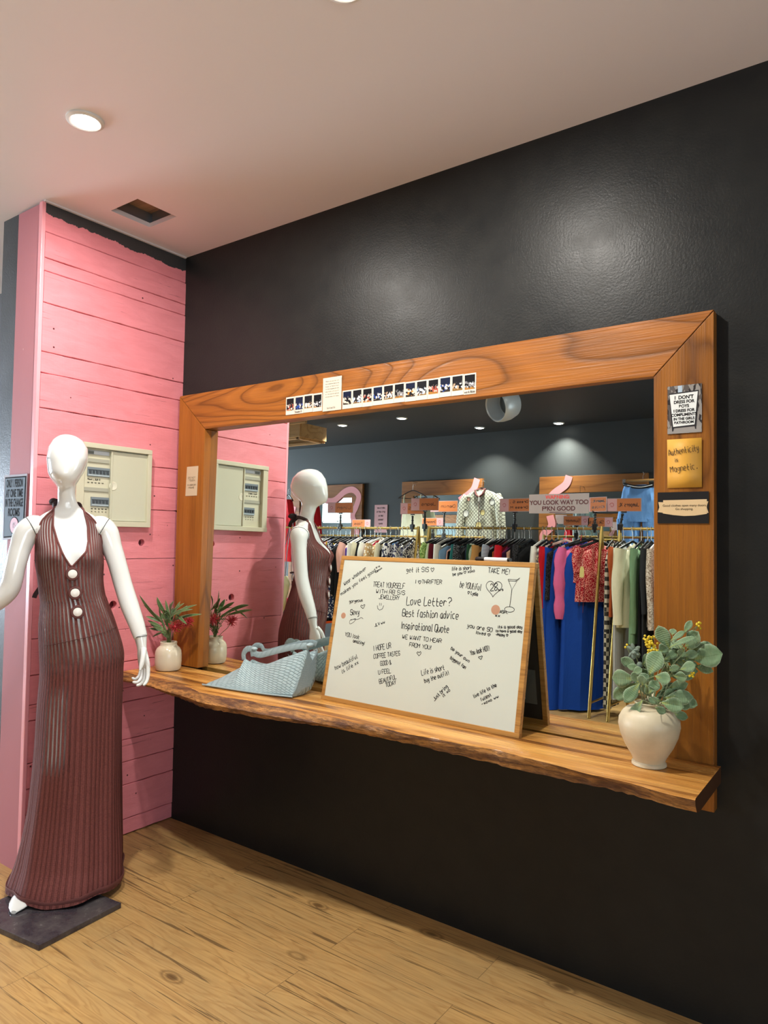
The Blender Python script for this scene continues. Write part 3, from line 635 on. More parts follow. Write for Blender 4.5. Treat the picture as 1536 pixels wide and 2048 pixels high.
# ------------------------------------------------------------------ whiteboard leaning on the mirror
BL = V((1.052, -.130, .7485)); BR = V((1.886, -.145, .7485)); U_ = (BR-BL).normalized(); W_ = (BR-BL).length
Vd = V((.008, .11, .549)).normalized(); Vd = (Vd-U_*Vd.dot(U_)).normalized(); HH = .560; N_ = U_.cross(Vd)
def Bp(u, v, h=0): return BL+U_*u+Vd*v+N_*h
RB = Matrix((U_, Vd, N_)).transposed()
m_oak = wood('board_frame_oak', 0, ['#b98747', '#9a6a33', '#c4934f'], ring=6, across=20, rough=.45, bump=.15)
wb = thing('whiteboard', 'oak-framed whiteboard covered in handwritten notes, leaning on the mirror', 'whiteboard', BL)
g = MB(); g.box(Bp(W_/2, HH/2, -.010), (W_-.03, HH-.03, .006), R=RB); g.build('back_panel', mat('board_back', '#3a332d', .6), wb, smooth=False)
g = MB(); g.box(Bp(W_/2, HH/2, -.004), (W_-.03, HH-.03, .004), R=RB); g.build('writing_surface', mat('board_white', '#d0d8ce', .11), wb, smooth=False)
for (u, v, a, b) in ((W_/2, .008, W_, .016), (W_/2, HH-.008, W_, .016), (.008, HH/2, .016, HH-.032), (W_-.009, HH/2, .018, HH-.032)):
    g = MB(); g.box(Bp(u, v, -.0095), (a, b, .019), R=RB); g.build('frame_rail', m_oak, wb, smooth=False, bevel=.0012)
NOTES = [
('Wear whatever', 0.0353, 0.4409, 0.1334, 0.5108, 0.0141),
('makes you feel good', 0.026, 0.4016, 0.1799, 0.505, 0.0127),
('xx', 0.1782, 0.5144, 0.1988, 0.523, 0.0088),
('Kenxx', 0.181, 0.4981, 0.2093, 0.5159, 0.0081),
('get it SIS ~', 0.3229, 0.5077, 0.4441, 0.5142, 0.017),
('I ~THRIFTER', 0.368, 0.4667, 0.4814, 0.471, 0.0143),
('life is short', 0.5172, 0.5217, 0.5972, 0.5282, 0.0128),
('be you ~ xoxo', 0.5245, 0.5028, 0.611, 0.5209, 0.0104),
('TAKE ME!', 0.662, 0.5203, 0.7454, 0.5178, 0.0168),
('be YOUtiful', 0.5582, 0.4645, 0.6412, 0.4578, 0.0205),
('~ Lydia', 0.5918, 0.443, 0.6322, 0.4381, 0.0112),
('TREAT YOURSELF', 0.1768, 0.4451, 0.3238, 0.4457, 0.0186),
('WITH RB SIS', 0.195, 0.4214, 0.3274, 0.423, 0.0147),
('JEWELLERY', 0.2117, 0.4016, 0.3062, 0.4027, 0.0146),
('gorgeous', 0.0725, 0.3758, 0.1372, 0.3859, 0.0113),
('Sexy', 0.0852, 0.3301, 0.1303, 0.3354, 0.0211),
('~', 0.1343, 0.3575, 0.1556, 0.3637, 0.016),
('Love Letter?', 0.3418, 0.387, 0.5304, 0.3949, 0.0296),
('Best fashion advice', 0.3303, 0.3443, 0.5657, 0.3533, 0.0259),
('Inspirational Quote', 0.3301, 0.2998, 0.5348, 0.3036, 0.0245),
('WE WANT TO HEAR', 0.3415, 0.2645, 0.5088, 0.2653, 0.0139),
('FROM YOU!', 0.3778, 0.2394, 0.4713, 0.239, 0.0137),
('~', 0.4153, 0.2117, 0.4337, 0.214, 0.0157),
('you are SO', 0.6051, 0.3292, 0.7011, 0.3211, 0.0132),
('loved ~', 0.6405, 0.3103, 0.6967, 0.3066, 0.0097),
('its a good day', 0.7206, 0.336, 0.8097, 0.343, 0.0091),
('to have a good day', 0.7149, 0.3225, 0.81, 0.3294, 0.008),
('-Maisy ~', 0.7164, 0.3098, 0.7621, 0.3126, 0.0085),
('ASH.', 0.7228, 0.386, 0.751, 0.3863, 0.0097),
('xx', 0.7072, 0.3731, 0.7254, 0.3737, 0.0086),
('JLV ww', 0.2106, 0.2956, 0.2572, 0.3134, 0.0108),
('YOU look', 0.0734, 0.2488, 0.1455, 0.243, 0.0147),
('amazing!', 0.1177, 0.2289, 0.1741, 0.2243, 0.0121),
('I HOPE UR', 0.2207, 0.2062, 0.2978, 0.2266, 0.0188),
('COFFEE TASTES', 0.2268, 0.1795, 0.3417, 0.2044, 0.0152),
('GOOD &', 0.2608, 0.1578, 0.3089, 0.1682, 0.015),
('U FEEL', 0.2574, 0.1251, 0.3123, 0.1385, 0.0149),
('BEAUTIFUL', 0.2681, 0.0933, 0.3391, 0.1214, 0.0148),
('TODAY', 0.2976, 0.0855, 0.3408, 0.1016, 0.0147),
('how beautiful', 0.052, 0.1163, 0.1503, 0.1729, 0.0156),
('is life xx', 0.0864, 0.1075, 0.1601, 0.1537, 0.0143),
('be your own', 0.5502, 0.2483, 0.626, 0.2106, 0.0109),
('biggest fan', 0.552, 0.2164, 0.6149, 0.1886, 0.0109),
('You look HOT!', 0.6309, 0.2362, 0.7003, 0.2608, 0.0161),
('~', 0.6634, 0.2262, 0.6794, 0.2315, 0.0116),
('Life is short', 0.4458, 0.1467, 0.5357, 0.1768, 0.0176),
('buy the outfit!', 0.4611, 0.1226, 0.5553, 0.163, 0.0142),
('Just bring', 0.5094, 0.0677, 0.5565, 0.1212, 0.0128),
('it xo', 0.5419, 0.0848, 0.5676, 0.1105, 0.0106),
('live life to the', 0.6605, 0.0998, 0.7393, 0.1485, 0.0114),
('fullest', 0.6888, 0.0933, 0.7234, 0.1165, 0.0102),
('-xoxo ww', 0.6934, 0.0805, 0.7507, 0.1156, 0.0082),
('28', 0.6787, 0.4587, 0.7073, 0.4624, 0.0232),
('hrs', 0.7096, 0.4582, 0.7274, 0.4622, 0.0088)
]
grp = [(0, 4), (4, 5), (5, 6), (6, 8), (8, 9), (9, 11), (11, 14), (14, 17), (17, 20), (20, 23), (23, 25), (25, 28), (28, 30), (30, 31), (31, 33), (33, 39), (39, 41), (41, 43), (43, 45), (45, 47), (47, 49), (49, 52), (52, 54)]
for gi, (a, b) in enumerate(grp):
    g = MB()
    for k in range(a, min(b, len(NOTES))):
        tx, x0_, y0_, x1_, y1_, h_ = NOTES[k]
        big = h_ > .021
        write(g, tx, lambda u, v, h: Bp(u, v, -.002+h), x0_, y0_, x1_, y1_, max(h_, .006), .0027 if big else .0022, jit=.3, seed=k)
    if gi == len(grp)-1:   # heart and cocktail glass
        F_ = lambda u, v, h: Bp(u, v, -.002+h)
        cx, cy = NOTES[52][1]+.012, NOTES[52][2]+.010
        hp = [(cx+.030*(16*math.sin(q)**3)/16, cy+.028*(13*math.cos(q)-5*math.cos(2*q)-2*math.cos(3*q)-math.cos(4*q))/15) for q in [PI+i*2*PI/36 for i in range(37)]]
        ribbon(g, hp, F_, .0020)
        gx, gy_ = cx+.068, cy-.014
        ribbon(g, [(gx-.018, gy_+.046), (gx+.018, gy_+.046), (gx, gy_+.012), (gx-.018, gy_+.046)], F_, .0020); ribbon(g, [(gx-.014, gy_+.041), (gx+.014, gy_+.041)], F_, .0018)
        ribbon(g, [(gx, gy_+.012), (gx-.002, gy_-.045)], F_, .0020); ribbon(g, [(gx+.010, gy_+.041), (gx+.024, gy_+.053), (gx+.020, gy_+.045)], F_, .0016)
        ribbon(g, [(gx-.002+.018*math.cos(q), gy_-.054+.009*math.sin(q)) for q in [i*PI/10 for i in range(21)]], F_, .0019)
    if gi == 6:
        F_ = lambda u, v, h: Bp(u, v, -.002+h); cx, cy = NOTES[13][1]+.012, NOTES[13][2]-.032
        ribbon(g, [(cx-.014, cy+.006), (cx-.010, cy-.006), (cx, cy-.011), (cx+.012, cy-.005), (cx+.016, cy+.008)], F_, .002)
        ribbon(g, [(cx-.005, cy+.016), (cx-.004, cy+.006)], F_, .0018); ribbon(g, [(cx+.003, cy+.016), (cx+.004, cy+.006)], F_, .0018)
    if gi == 7:
        F_ = lambda u, v, h: Bp(u, v, -.002+h); cx, cy = NOTES[15][1], NOTES[15][2]
        ribbon(g, smooth2([(cx+.006, cy-.02), (cx+.03, cy-.012), (cx+.022, cy-.026), (cx+.004, cy-.034), (cx+.006, cy-.018), (cx+.04, cy-.014), (cx+.055, cy-.006), (cx+.066, cy-.010)]), F_, .0017)
    g.build('handwritten_note', m_ink, wb, smooth=False)
m_stk = mat('rose_gold_sticker', '#d9a98c', .3, .35)
for (u, v, r) in ((.052, .325, .0115), (.706, .396, .0165)):
    g = MB(); g.lathe([(r, 0), (r, .0006), (.001, .0007)], Bp(u, v, -.002), 24, R=RB); g.build('round_sticker', m_stk, wb, smooth=False)
g = MB(); g.box(Bp(W_-.10, .13, -.016), (.13, .12, .004), R=RB); g.build('plastic_pocket', mat('clear_pocket', '#8d8a84', .15, 0, Alpha=.45), wb, smooth=False)
g = MB()
for i in range(7): g.tube([Bp(W_-.15+i*.012, .085+.01*(i % 3), -.0195), Bp(W_-.14+i*.010, .10+.012*((i*2) % 3), -.0205)], .0022, 6)
g.build('pocket_contents', mat('pocket_bits', '#b9b4aa', .4), wb)
mk = thing('marker_pen', 'white marker pen with black ends lying on top of the whiteboard', 'marker', Bp(.66, HH, -.008))
tp = Bp(.605, HH+.0075, -.009); td = U_
g = MB(); g.tube([tp+td*.036, tp+td*.124], .0072, 14); g.build('barrel', mat('marker_white', '#e8e8e6', .35), mk)
g = MB(); g.tube([tp, tp+td*.003, tp+td*.036], [.0055, .0078, .0078], 14); g.build('cap', mat('marker_black', '#141416', .35), mk)
g = MB(); g.tube([tp+td*.124, tp+td*.132], [.0070, .0062], 14); g.build('end_plug', mat('marker_black'), mk)

# ------------------------------------------------------------------ handbag
m_bag = mat('woven_blue_leather', '#9db6bd', .42); t = NT(m_bag)
tcn = t.n('ShaderNodeTexCoord'); mp = t.n('ShaderNodeMapping'); t.link(tcn.outputs['UV'], mp.inputs[0]); mp.inputs['Rotation'].default_value = (0, 0, PI/4); mp.inputs['Scale'].default_value = (34, 15, 1)
wv = t.n('ShaderNodeTexBrick', {'Color1': (1, 1, 1, 1), 'Color2': (.86, .86, .86, 1), 'Mortar': (.0, .0, .0, 1), 'Scale': 1., 'Mortar Size': .07, 'Mortar Smooth': 1., 'Brick Width': 1.1, 'Row Height': .5}); t.link(mp.outputs[0], wv.inputs[0])
t.color(t.mix(wv.outputs['Fac'], t.mix(t.ramp(wv.outputs[0], [(.8, 0.), (1, 1.)]), '#9fb8be', '#b0c7cc'), '#7f9aa2')); t.bump(t.math('SUBTRACT', 1., wv.outputs['Fac']), .7, .004)
m_bag2 = mat('smooth_blue_leather', '#a3bac0', .38)
bag = thing('handbag', 'pale blue woven slouchy handbag lying on the shelf left of the whiteboard', 'handbag', (.78, -.16, .749))
us = [0, .12, .22, .30, .335, .40, .50, .60, .70, .80, .90, .96, 1.]
bot = crom([(.528, -.262, .7495), (.70, -.245, .7495), (.85, -.222, .7495), (.966, -.190, .7495)], 6); topc = [(.532, -.250, .758), (.578, -.215, .783), (.620, -.185, .812), (.655, -.165, .836), (.652, -.155, .862), (.683, -.152, .853), (.72, -.150, .849), (.765, -.150, .853), (.81, -.150, .868), (.86, -.148, .889), (.915, -.140, .909), (.948, -.128, .924), (.972, -.115, .938)]
tc_ = crom(topc, 3); nb = len(tc_); rg = []
for i, tp_ in enumerate(tc_):
    u = i/(nb-1); uu_ = u*(len(bot)-1); j = min(int(uu_), len(bot)-2); b_ = bot[j].lerp(bot[j+1], uu_-j)
    h = tp_.z-b_.z; th = .008+.085*min(1, u*1.5); bk_y = min(b_.y+.02+th*1.25, -.062)
    bulge = .014*math.sin(u*PI)+.006*math.sin(u*9)
    r_ = [V((b_.x, b_.y, .7495)), V((b_.x+.002, b_.y-.004, .7555)), V((b_.x*.8+tp_.x*.2, b_.y*.75+tp_.y*.25-bulge*.7, b_.z+h*.26+.001)), V((b_.x*.5+tp_.x*.5, b_.y*.45+tp_.y*.55-bulge, b_.z+h*.52)), V((b_.x*.25+tp_.x*.75, b_.y*.2+tp_.y*.8-bulge*.6, b_.z+h*.78)), V(tp_), V((tp_.x, tp_.y+.006+th*.06, tp_.z-.004)),
          V((tp_.x, tp_.y+.010+th*.2, max(.752, tp_.z-h*.4))), V((tp_.x, min(tp_.y+.016+th*.45, -.058), tp_.z-.004)), V((tp_.x+.002, min(tp_.y+.022+th*.5, -.052), tp_.z-.010)), V((tp_.x*.5+b_.x*.5, min(bk_y+.006, -.055), b_.z+h*.45)), V((b_.x*.9+tp_.x*.1, bk_y, .7495))]
    rg.append(r_)
g = MB(); g.rings(rg, 0); g.build('bag_body', m_bag, bag, sub=1)
g = MB(); g.tube([b.lerp(V((b.x, b.y, b.z+.01)), .6)+V((0, -.006, 0)) for b in bot], [(.0035, .003)]*len(bot), 8); g.build('base_piping', m_bag2, bag)
hp = crom([(.648, -.152, .855), (.645, -.152, .880), (.664, -.150, .901), (.692, -.146, .902), (.706, -.144, .886), (.735, -.142, .884), (.79, -.142, .899), (.85, -.138, .917), (.91, -.132, .933), (.955, -.122, .941), (.974, -.112, .935)], 5)
g = MB(); g.tube(hp, [(.0125, .0025)]*len(hp), 10, up=(0, 0, 1)); g.build('handle', m_bag, bag)
hp2 = [V((p.x+.004, p.y+.048-.01*k/len(hp), p.z+.009)) for k, p in enumerate(hp)]
g = MB(); g.tube(hp2, [(.0120, .0025)]*len(hp2), 10, up=(0, 0, 1)); g.build('handle', m_bag, bag)
g = MB(); g.sphere((.974, -.108, .944), (.012, .018, .009), 12, 8); g.build('handle_knot', m_bag2, bag)
g = MB(); g.sphere((.698, -.142, .905), (.014, .012, .007), 12, 8); g.build('strap_loop', m_bag2, bag)

# ------------------------------------------------------------------ leaves
def leaf(mb, a, b, w, up=V((0, -1, 0)), curl=.12, obov=.3, n=7, fold=.22, mi=0, sag=0.0):
    a = V(a); b = V(b); d = b-a; L = d.length; d.normalize(); s = d.cross(up)
    if s.length < .05: s = d.cross(V((1, 0, 0)))
    s.normalize(); nn = s.cross(d); base = len(mb.v); K = 5
    for i in range(n+1):
        t_ = i/n
        prof = (math.sin(PI*min(1, t_)**(1+obov))**.75)*(.5+.5*t_**.3) if 0 < t_ < 1 else (.06 if t_ == 0 else .02)
        c_ = a+d*(L*t_)+nn*(curl*L*math.sin(t_*PI*.9))+V((0, 0, -sag*L*t_*t_))
        for k in range(K):
            q = (k/(K-1)-.5)*2
            mb.v.append(tuple(c_+s*(q*w/2*prof)+nn*(-fold*w*.5*prof*(1-abs(q))+.0)))
    for i in range(n):
        for k in range(K-1):
            mb.face((base+i*K+k, base+i*K+k+1, base+(i+1)*K+k+1, base+(i+1)*K+k), mi, ((k/(K-1), i/n), ((k+1)/(K-1), i/n), ((k+1)/(K-1), (i+1)/n), (k/(K-1), (i+1)/n)))
def leafmat(name, c1, c2, vein, rough=.6, sub=.12):
    m = mat(name, c1, rough); t = NT(m); tcn = t.n('ShaderNodeTexCoord'); sp = t.n('ShaderNodeSeparateXYZ'); t.link(tcn.outputs['UV'], sp.inputs[0])
    cx = t.math('ABSOLUTE', t.math('SUBTRACT', sp.outputs[0], .5)); ns = t.noise(t.coord((30, 30, 30)), 1, 3)
    c = t.mix(t.ramp(ns, [(.35, 0.), (.65, 1.)]), c1, c2)
    c = t.mix(t.ramp(t.math('ADD', sp.outputs[1], t.math('MULTIPLY', cx, .9)), [(.12, .8), (.5, 0.)]), c, vein)
    ed = t.ramp(cx, [(.42, 0.), (.5, .45)]); c = t.mix(ed, c, '#c6d2ba')
    c = t.mix(t.ramp(cx, [(.0, .45), (.035, 0.)]), c, '#4c6238')
    t.color(c); wv = t.n('ShaderNodeTexWave', {'Scale': 4., 'Distortion': 2.}, bands_direction='Y'); t.link(tcn.outputs['UV'], wv.inputs[0]); t.bump(t.math('ADD', wv.outputs[1], t.noise(t.coord((200, 200, 200)), 1, 2)), .35, .0012)
    return m
m_sage = leafmat('sage_leaf', '#7c9672', '#66845e', '#a9b45a', .75)
m_grev = leafmat('narrow_leaf', '#5f7d4c', '#4a6a3e', '#7c9460', .45)
m_stem = mat('plant_stem', '#8c9a72', .6)
SAGE = [((2.341, -0.155, 1.076), (2.315, -0.169, 1.137), 0.034), ((2.292, -0.185, 1.002), (2.323, -0.186, 1.069), 0.0453), ((2.256, -0.165, 1.014), (2.214, -0.173, 1.038), 0.0249), ((2.255, -0.175, 0.987), (2.191, -0.173, 0.982), 0.0431), ((2.261, -0.165, 0.977), (2.192, -0.162, 0.925), 0.034), ((2.27, -0.195, 0.979), (2.238, -0.217, 0.933), 0.0295), ((2.261, -0.155, 0.945), (2.224, -0.179, 0.92), 0.0159), ((2.284, -0.215, 0.939), (2.247, -0.202, 0.886), 0.0249), ((2.314, -0.205, 1.007), (2.356, -0.218, 1.004), 0.0295), ((2.278, -0.195, 0.975), (2.284, -0.209, 1.004), 0.0249), ((2.298, -0.205, 0.958), (2.315, -0.185, 0.989), 0.0249), ((2.245, -0.175, 1.0), (2.271, -0.179, 1.017), 0.0204), ((2.289, -0.205, 0.981), (2.303, -0.192, 0.957), 0.0249), ((2.374, -0.185, 1.029), (2.412, -0.189, 1.046), 0.0249), ((2.339, -0.175, 1.019), (2.369, -0.171, 1.034), 0.0159), ((2.356, -0.175, 1.008), (2.392, -0.193, 1.011), 0.0249), ((2.395, -0.155, 1.056), (2.469, -0.151, 1.077), 0.0521), ((2.387, -0.135, 1.079), (2.448, -0.121, 1.083), 0.0363), ((2.377, -0.155, 1.124), (2.396, -0.156, 1.158), 0.0159), ((2.347, -0.175, 1.102), (2.38, -0.167, 1.13), 0.0136), ((2.344, -0.145, 1.114), (2.347, -0.14, 1.131), 0.0181), ((2.383, -0.135, 1.087), (2.414, -0.157, 1.13), 0.034), ((2.343, -0.175, 1.083), (2.41, -0.166, 1.116), 0.0136), ((2.382, -0.165, 1.09), (2.405, -0.163, 1.103), 0.0249), ((2.314, -0.165, 1.066), (2.336, -0.176, 1.084), 0.0272), ((2.399, -0.125, 1.034), (2.449, -0.149, 1.028), 0.0204), ((2.331, -0.175, 0.945), (2.399, -0.161, 0.955), 0.034), ((2.328, -0.195, 0.936), (2.385, -0.199, 0.934), 0.034), ((2.365, -0.145, 0.941), (2.406, -0.138, 0.931), 0.0249), ((2.32, -0.225, 0.927), (2.343, -0.21, 0.914), 0.0181), ((2.344, -0.145, 0.899), (2.382, -0.138, 0.893), 0.0204), ((2.297, -0.155, 0.922), (2.326, -0.139, 0.962), 0.0136), ((2.332, -0.145, 0.968), (2.385, -0.152, 0.987), 0.0249), ((2.308, -0.135, 0.953), (2.348, -0.124, 0.973), 0.0249), ((2.285, -0.125, 0.93), (2.26, -0.13, 0.963), 0.0204), ((2.321, -0.135, 1.037), (2.336, -0.118, 1.045), 0.0204)]
HUB, MOUTH = [(2.266, -0.175, 0.986), (2.334, -0.155, 1.041), (2.377, -0.155, 1.071), (2.328, -0.155, 1.062), (2.357, -0.165, 0.949), (2.267, -0.155, 1.024), (2.286, -0.155, 1.101), (2.243, -0.155, 1.061), (2.413, -0.145, 1.148), (2.395, -0.145, 1.015), (2.221, -0.155, 1.073), (2.322, -0.185, 0.927)], (2.284, -0.155, 0.918)
GREV = [((0.093, -0.136, 0.952), (0.03, -0.228, 1.094), 0.0146), ((0.098, -0.126, 0.996), (0.056, -0.15, 1.08), 0.0168), ((0.141, -0.136, 1.0), (0.167, -0.158, 1.06), 0.018), ((0.115, -0.116, 1.003), (0.159, -0.133, 1.067), 0.014), ((0.132, -0.136, 0.987), (0.292, -0.108, 1.054), 0.0135), ((0.158, -0.156, 0.984), (0.333, -0.16, 1.038), 0.0146), ((0.178, -0.156, 0.98), (0.375, -0.148, 1.022), 0.0123), ((0.219, -0.166, 1.014), (0.312, -0.178, 0.974), 0.0101), ((0.082, -0.136, 0.97), (0.03, -0.205, 1.044), 0.0079), ((0.086, -0.146, 0.965), (0.03, -0.192, 0.989), 0.0112), ((0.12, -0.156, 0.937), (0.03, -0.18, 0.97), 0.0123), ((0.091, -0.126, 0.919), (0.03, -0.172, 0.931), 0.0112), ((0.144, -0.166, 0.928), (0.03, -0.165, 0.952), 0.0123), ((0.115, -0.136, 0.91), (0.03, -0.119, 1.041), 0.0101), ((0.139, -0.146, 0.894), (0.072, -0.135, 0.931), 0.0157), ((0.144, -0.146, 0.895), (0.094, -0.12, 0.925), 0.0168), ((0.141, -0.136, 0.887), (0.142, -0.115, 1.024), 0.0123), ((0.128, -0.126, 0.998), (0.187, -0.097, 1.054), 0.0135), ((0.068, -0.116, 0.916), (0.03, -0.152, 0.891), 0.0112), ((0.117, -0.136, 0.985), (0.107, -0.156, 1.024), 0.0146), ((0.103, -0.106, 0.963), (0.03, -0.084, 1.059), 0.0135), ((0.113, -0.106, 0.983), (0.118, -0.066, 1.057), 0.0135), ((0.11, -0.096, 0.975), (0.156, -0.056, 1.039), 0.0123), ((0.091, -0.096, 0.948), (0.03, -0.121, 1.01), 0.0112)]
# vase
m_vase = mat('chalky_cream_ceramic', '#cdc3ae', .42); t = NT(m_vase); nz = t.noise(t.coord((14, 14, 14)), 1, 5, .6); t.color(t.mix(t.ramp(nz, [(.35, 0.), (.7, 1.)]), '#d8cdb0', '#c8bc9e')); t.bump(nz, .15, .002)
vx, vy = 2.284, -.150
vs = thing('vase', 'large rounded cream vase of sage leaves and yellow berries at the shelf end', 'vase', (vx, vy, .748))
MB().lathe([(0.0009, 0.7485), (0.0443, 0.7485), (0.0469, 0.7508), (0.046, 0.7574), (0.0416, 0.7611), (0.0478, 0.7751), (0.0637, 0.8013), (0.077, 0.8322), (0.0827, 0.8584), (0.0814, 0.8761), (0.0726, 0.893), (0.062, 0.9042), (0.044, 0.9084), (0.0385, 0.9117), (0.037, 0.9163), (0.0395, 0.921), (0.036, 0.9229), (0.032, 0.9182), (0.031, 0.9042), (0.0266, 0.8902), (0.0009, 0.8855)], (vx, vy, 0), 56).build('vase_body', m_vase, vs)
bq = thing('leaf_bouquet', 'bouquet of broad sage-green leaves with yellow berries in the rounded vase', 'bouquet', (vx, vy, .90))
g = MB(); random.seed(21)
for (a, b, w) in SAGE: leaf(g, a, V(a).lerp(V(b), 1.06), w*1.32, up=V((random.uniform(-.25, .25), -1, random.uniform(-.1, .5))), curl=random.uniform(-.05, .14), obov=.35, fold=random.uniform(.1, .35))
for hb in HUB[:6]+[HUB[11], HUB[2], HUB[1]]:   # fillers round each twig
    for i in range(4):
        a_ = random.uniform(0, 2*PI); a0 = V(hb)+V((random.uniform(-.008, .008), random.uniform(-.01, .02), random.uniform(-.02, .012)))
        leaf(g, a0, a0+V((.042*math.cos(a_), random.uniform(-.012, .03), .030*math.sin(a_)+.008)), random.uniform(.022, .032), up=V((random.uniform(-.4, .4), -1, random.uniform(-.1, .6))), curl=random.uniform(0, .15), obov=.35)
for i in range(12):   # leaves round the back, seen from the side
    a_ = random.uniform(.2, 2.9); r_ = random.uniform(.045, .085); zz = random.uniform(.95, 1.09)
    leaf(g, (vx+.03+.02*math.cos(a_), -.11, zz), (vx+.04+r_*math.cos(a_), -.06, zz+random.uniform(-.02, .05)), .032, curl=.1)
o = g.build('sage_leaves', m_sage, bq, fix=False); sm = o.modifiers.new('thickness', 'SOLIDIFY'); sm.thickness = .0008
g = MB(); M0 = V(MOUTH)
for h_ in HUB:
    h_ = V(h_); g.tube(crom([M0+V(((h_.x-M0.x)*.15, .0, -.03)), M0+V(((h_.x-M0.x)*.3, .0, .02)), M0.lerp(h_, .6)+V((0, 0, .01)), h_], 4), .0014, 6)
for (a, b, w) in SAGE:
    a = V(a); k = min(HUB, key=lambda q: (V(q)-a).length); g.tube([a, a.lerp(V(k), .5)+V((0, 0, -.003)), V(k)], .0010, 5)
g.build('stems', m_stem, bq)
m_yel = mat('yellow_berry', '#e0c52a', .5); g = MB()
base = V(HUB[3]); tA = V(HUB[6])
for i in range(64):
    u = random.random(); c0 = V((2.303, -.165, 1.045)).lerp(V((2.285, -.160, 1.108)), u); wv_ = .010+.014*u*(1.3-u)
    g.sphere(c0+V((random.uniform(-wv_, wv_), random.uniform(-.014, .012), random.uniform(-.006, .006))), random.uniform(.0032, .0046), 8, 6)
g.build('berry_cluster', m_yel, bq)
for hb, k in ((HUB[8], 6), (HUB[9], 6), (HUB[10], 3)):
    g = MB()
    for i in range(k): g.sphere(V(hb)+V((random.uniform(-.006, .006), random.uniform(-.006, .006), random.uniform(-.009, .008))), .0036, 8, 6)
    g.build('berry_cluster', m_yel, bq)
g = MB(); c0 = V(HUB[7])
for i in range(15):
    d_ = V((random.gauss(0, 1), random.gauss(-.2, .8), random.gauss(0, 1))).normalized(); R_ = d_.to_track_quat('Z', 'Y').to_matrix()
    g.sphere(c0+d_*.011, (.0075, .0055, .0125), 10, 7, R=R_)
g.sphere(V((2.262, -.165, 1.026)), (.008, .007, .009), 10, 7)
g.build('grey_bud_cluster', mat('grey_green_bud', '#6f8073', .8), bq)
# small pot
m_pot = mat('cream_glaze', '#d6cdb6', .16); px_, py_ = .130, -.136
pt = thing('plant_pot', 'small glossy cream pot of narrow leaves by the pink planks', 'pot', (px_, py_, .748))
MB().lathe([(.001, .7485), (.045, .7485), (.053, .752), (.0585, .765), (.0600, .790), (.0595, .820), (.057, .838), (.050, .851), (.040, .859), (.0375, .863), (.0378, .872), (.0385, .876), (.036, .878), (.034, .874), (.033, .86), (.001, .855)], (px_, py_, 0), 48).build('pot_body', m_pot, pt)
pl_ = thing('flowering_plant', 'narrow-leaved green plant with spidery red flowers in the small cream pot', 'plant', (px_, py_, .86))
g = MB()
for i, (a, b, w) in enumerate(GREV):
    a = V(a); b = V(b); b2 = b+V((0, 0, .0)); mid = a.lerp(b, .5)
    leaf(g, a, b, w*1.4, up=V((random.uniform(-.3, .3), -1, .6)), curl=random.uniform(.06, .16)*(1 if i % 2 else .6), obov=-.1, n=9, fold=.25)
for i in range(24):
    a_ = random.uniform(0, 2*PI); d_ = V((.5*math.cos(a_)+.55, -.25-.6*abs(math.sin(a_)) if i % 2 else .35, 0)); a = V((px_, py_, .93+random.uniform(0, .07)))
    b = a+d_*random.uniform(.05, .09)+V((0, 0, random.uniform(-.01, .07))); b.x = max(b.x, .03); b.y = min(b.y, -.045)
    leaf(g, a, b, .011, up=V((0, -.6, 1)), curl=.14, obov=-.1, n=8)
o = g.build('foliage', m_grev, pl_, fix=False); sm = o.modifiers.new('thickness', 'SOLIDIFY'); sm.thickness = .0006
g = MB()
for (a, b, w) in GREV:
    a = V(a); g.tube(crom([V((px_+random.uniform(-.012, .012), py_, .862)), V((px_, py_, .90)).lerp(a, .35), a], 4), .0016, 5)
g.build('stems', mat('green_stem', '#6b7f4a', .6), pl_)
m_red = mat('red_flower', '#a8242e', .5)
for c0 in (V((.214, -.165, .955)), V((.185, -.078, .965))):
    g = MB(); g.sphere(c0, (.010, .012, .010), 10, 7)
    for i in range(120):
        d_ = V((random.gauss(0, 1), random.gauss(0, .8), random.gauss(.05, .8))).normalized(); s_ = d_.orthogonal(); L_ = random.uniform(.022, .036)
        p = [c0+d_*.006, c0+d_*L_*.6+s_*.004, c0+d_*L_+V((0, 0, .004))]; g.tube(p, [.0011, .0009, .0007], 4, cap=False); g.sphere(p[2], .0015, 5, 4)
    g.build('spider_flower', m_red, pl_)
g = MB(); g.tube(crom([V((.214, -.165, .948)), V((.19, -.16, .92)), V((.165, -.148, .895)), V((.145, -.14, .87))], 4), .0014, 6); g.build('flower_stalk', mat('green_stem'), pl_)
# ------------------------------------------------------------------ mannequin (local: X to its left, Y forward, Z up)
fwd = V((.88, -.47, 0)).normalized(); lf = V((-fwd.y, fwd.x, 0))
ML = Matrix(((lf.x, fwd.x, 0, .200), (lf.y, fwd.y, 0, -.700), (0, 0, 1, 0), (0, 0, 0, 1)))
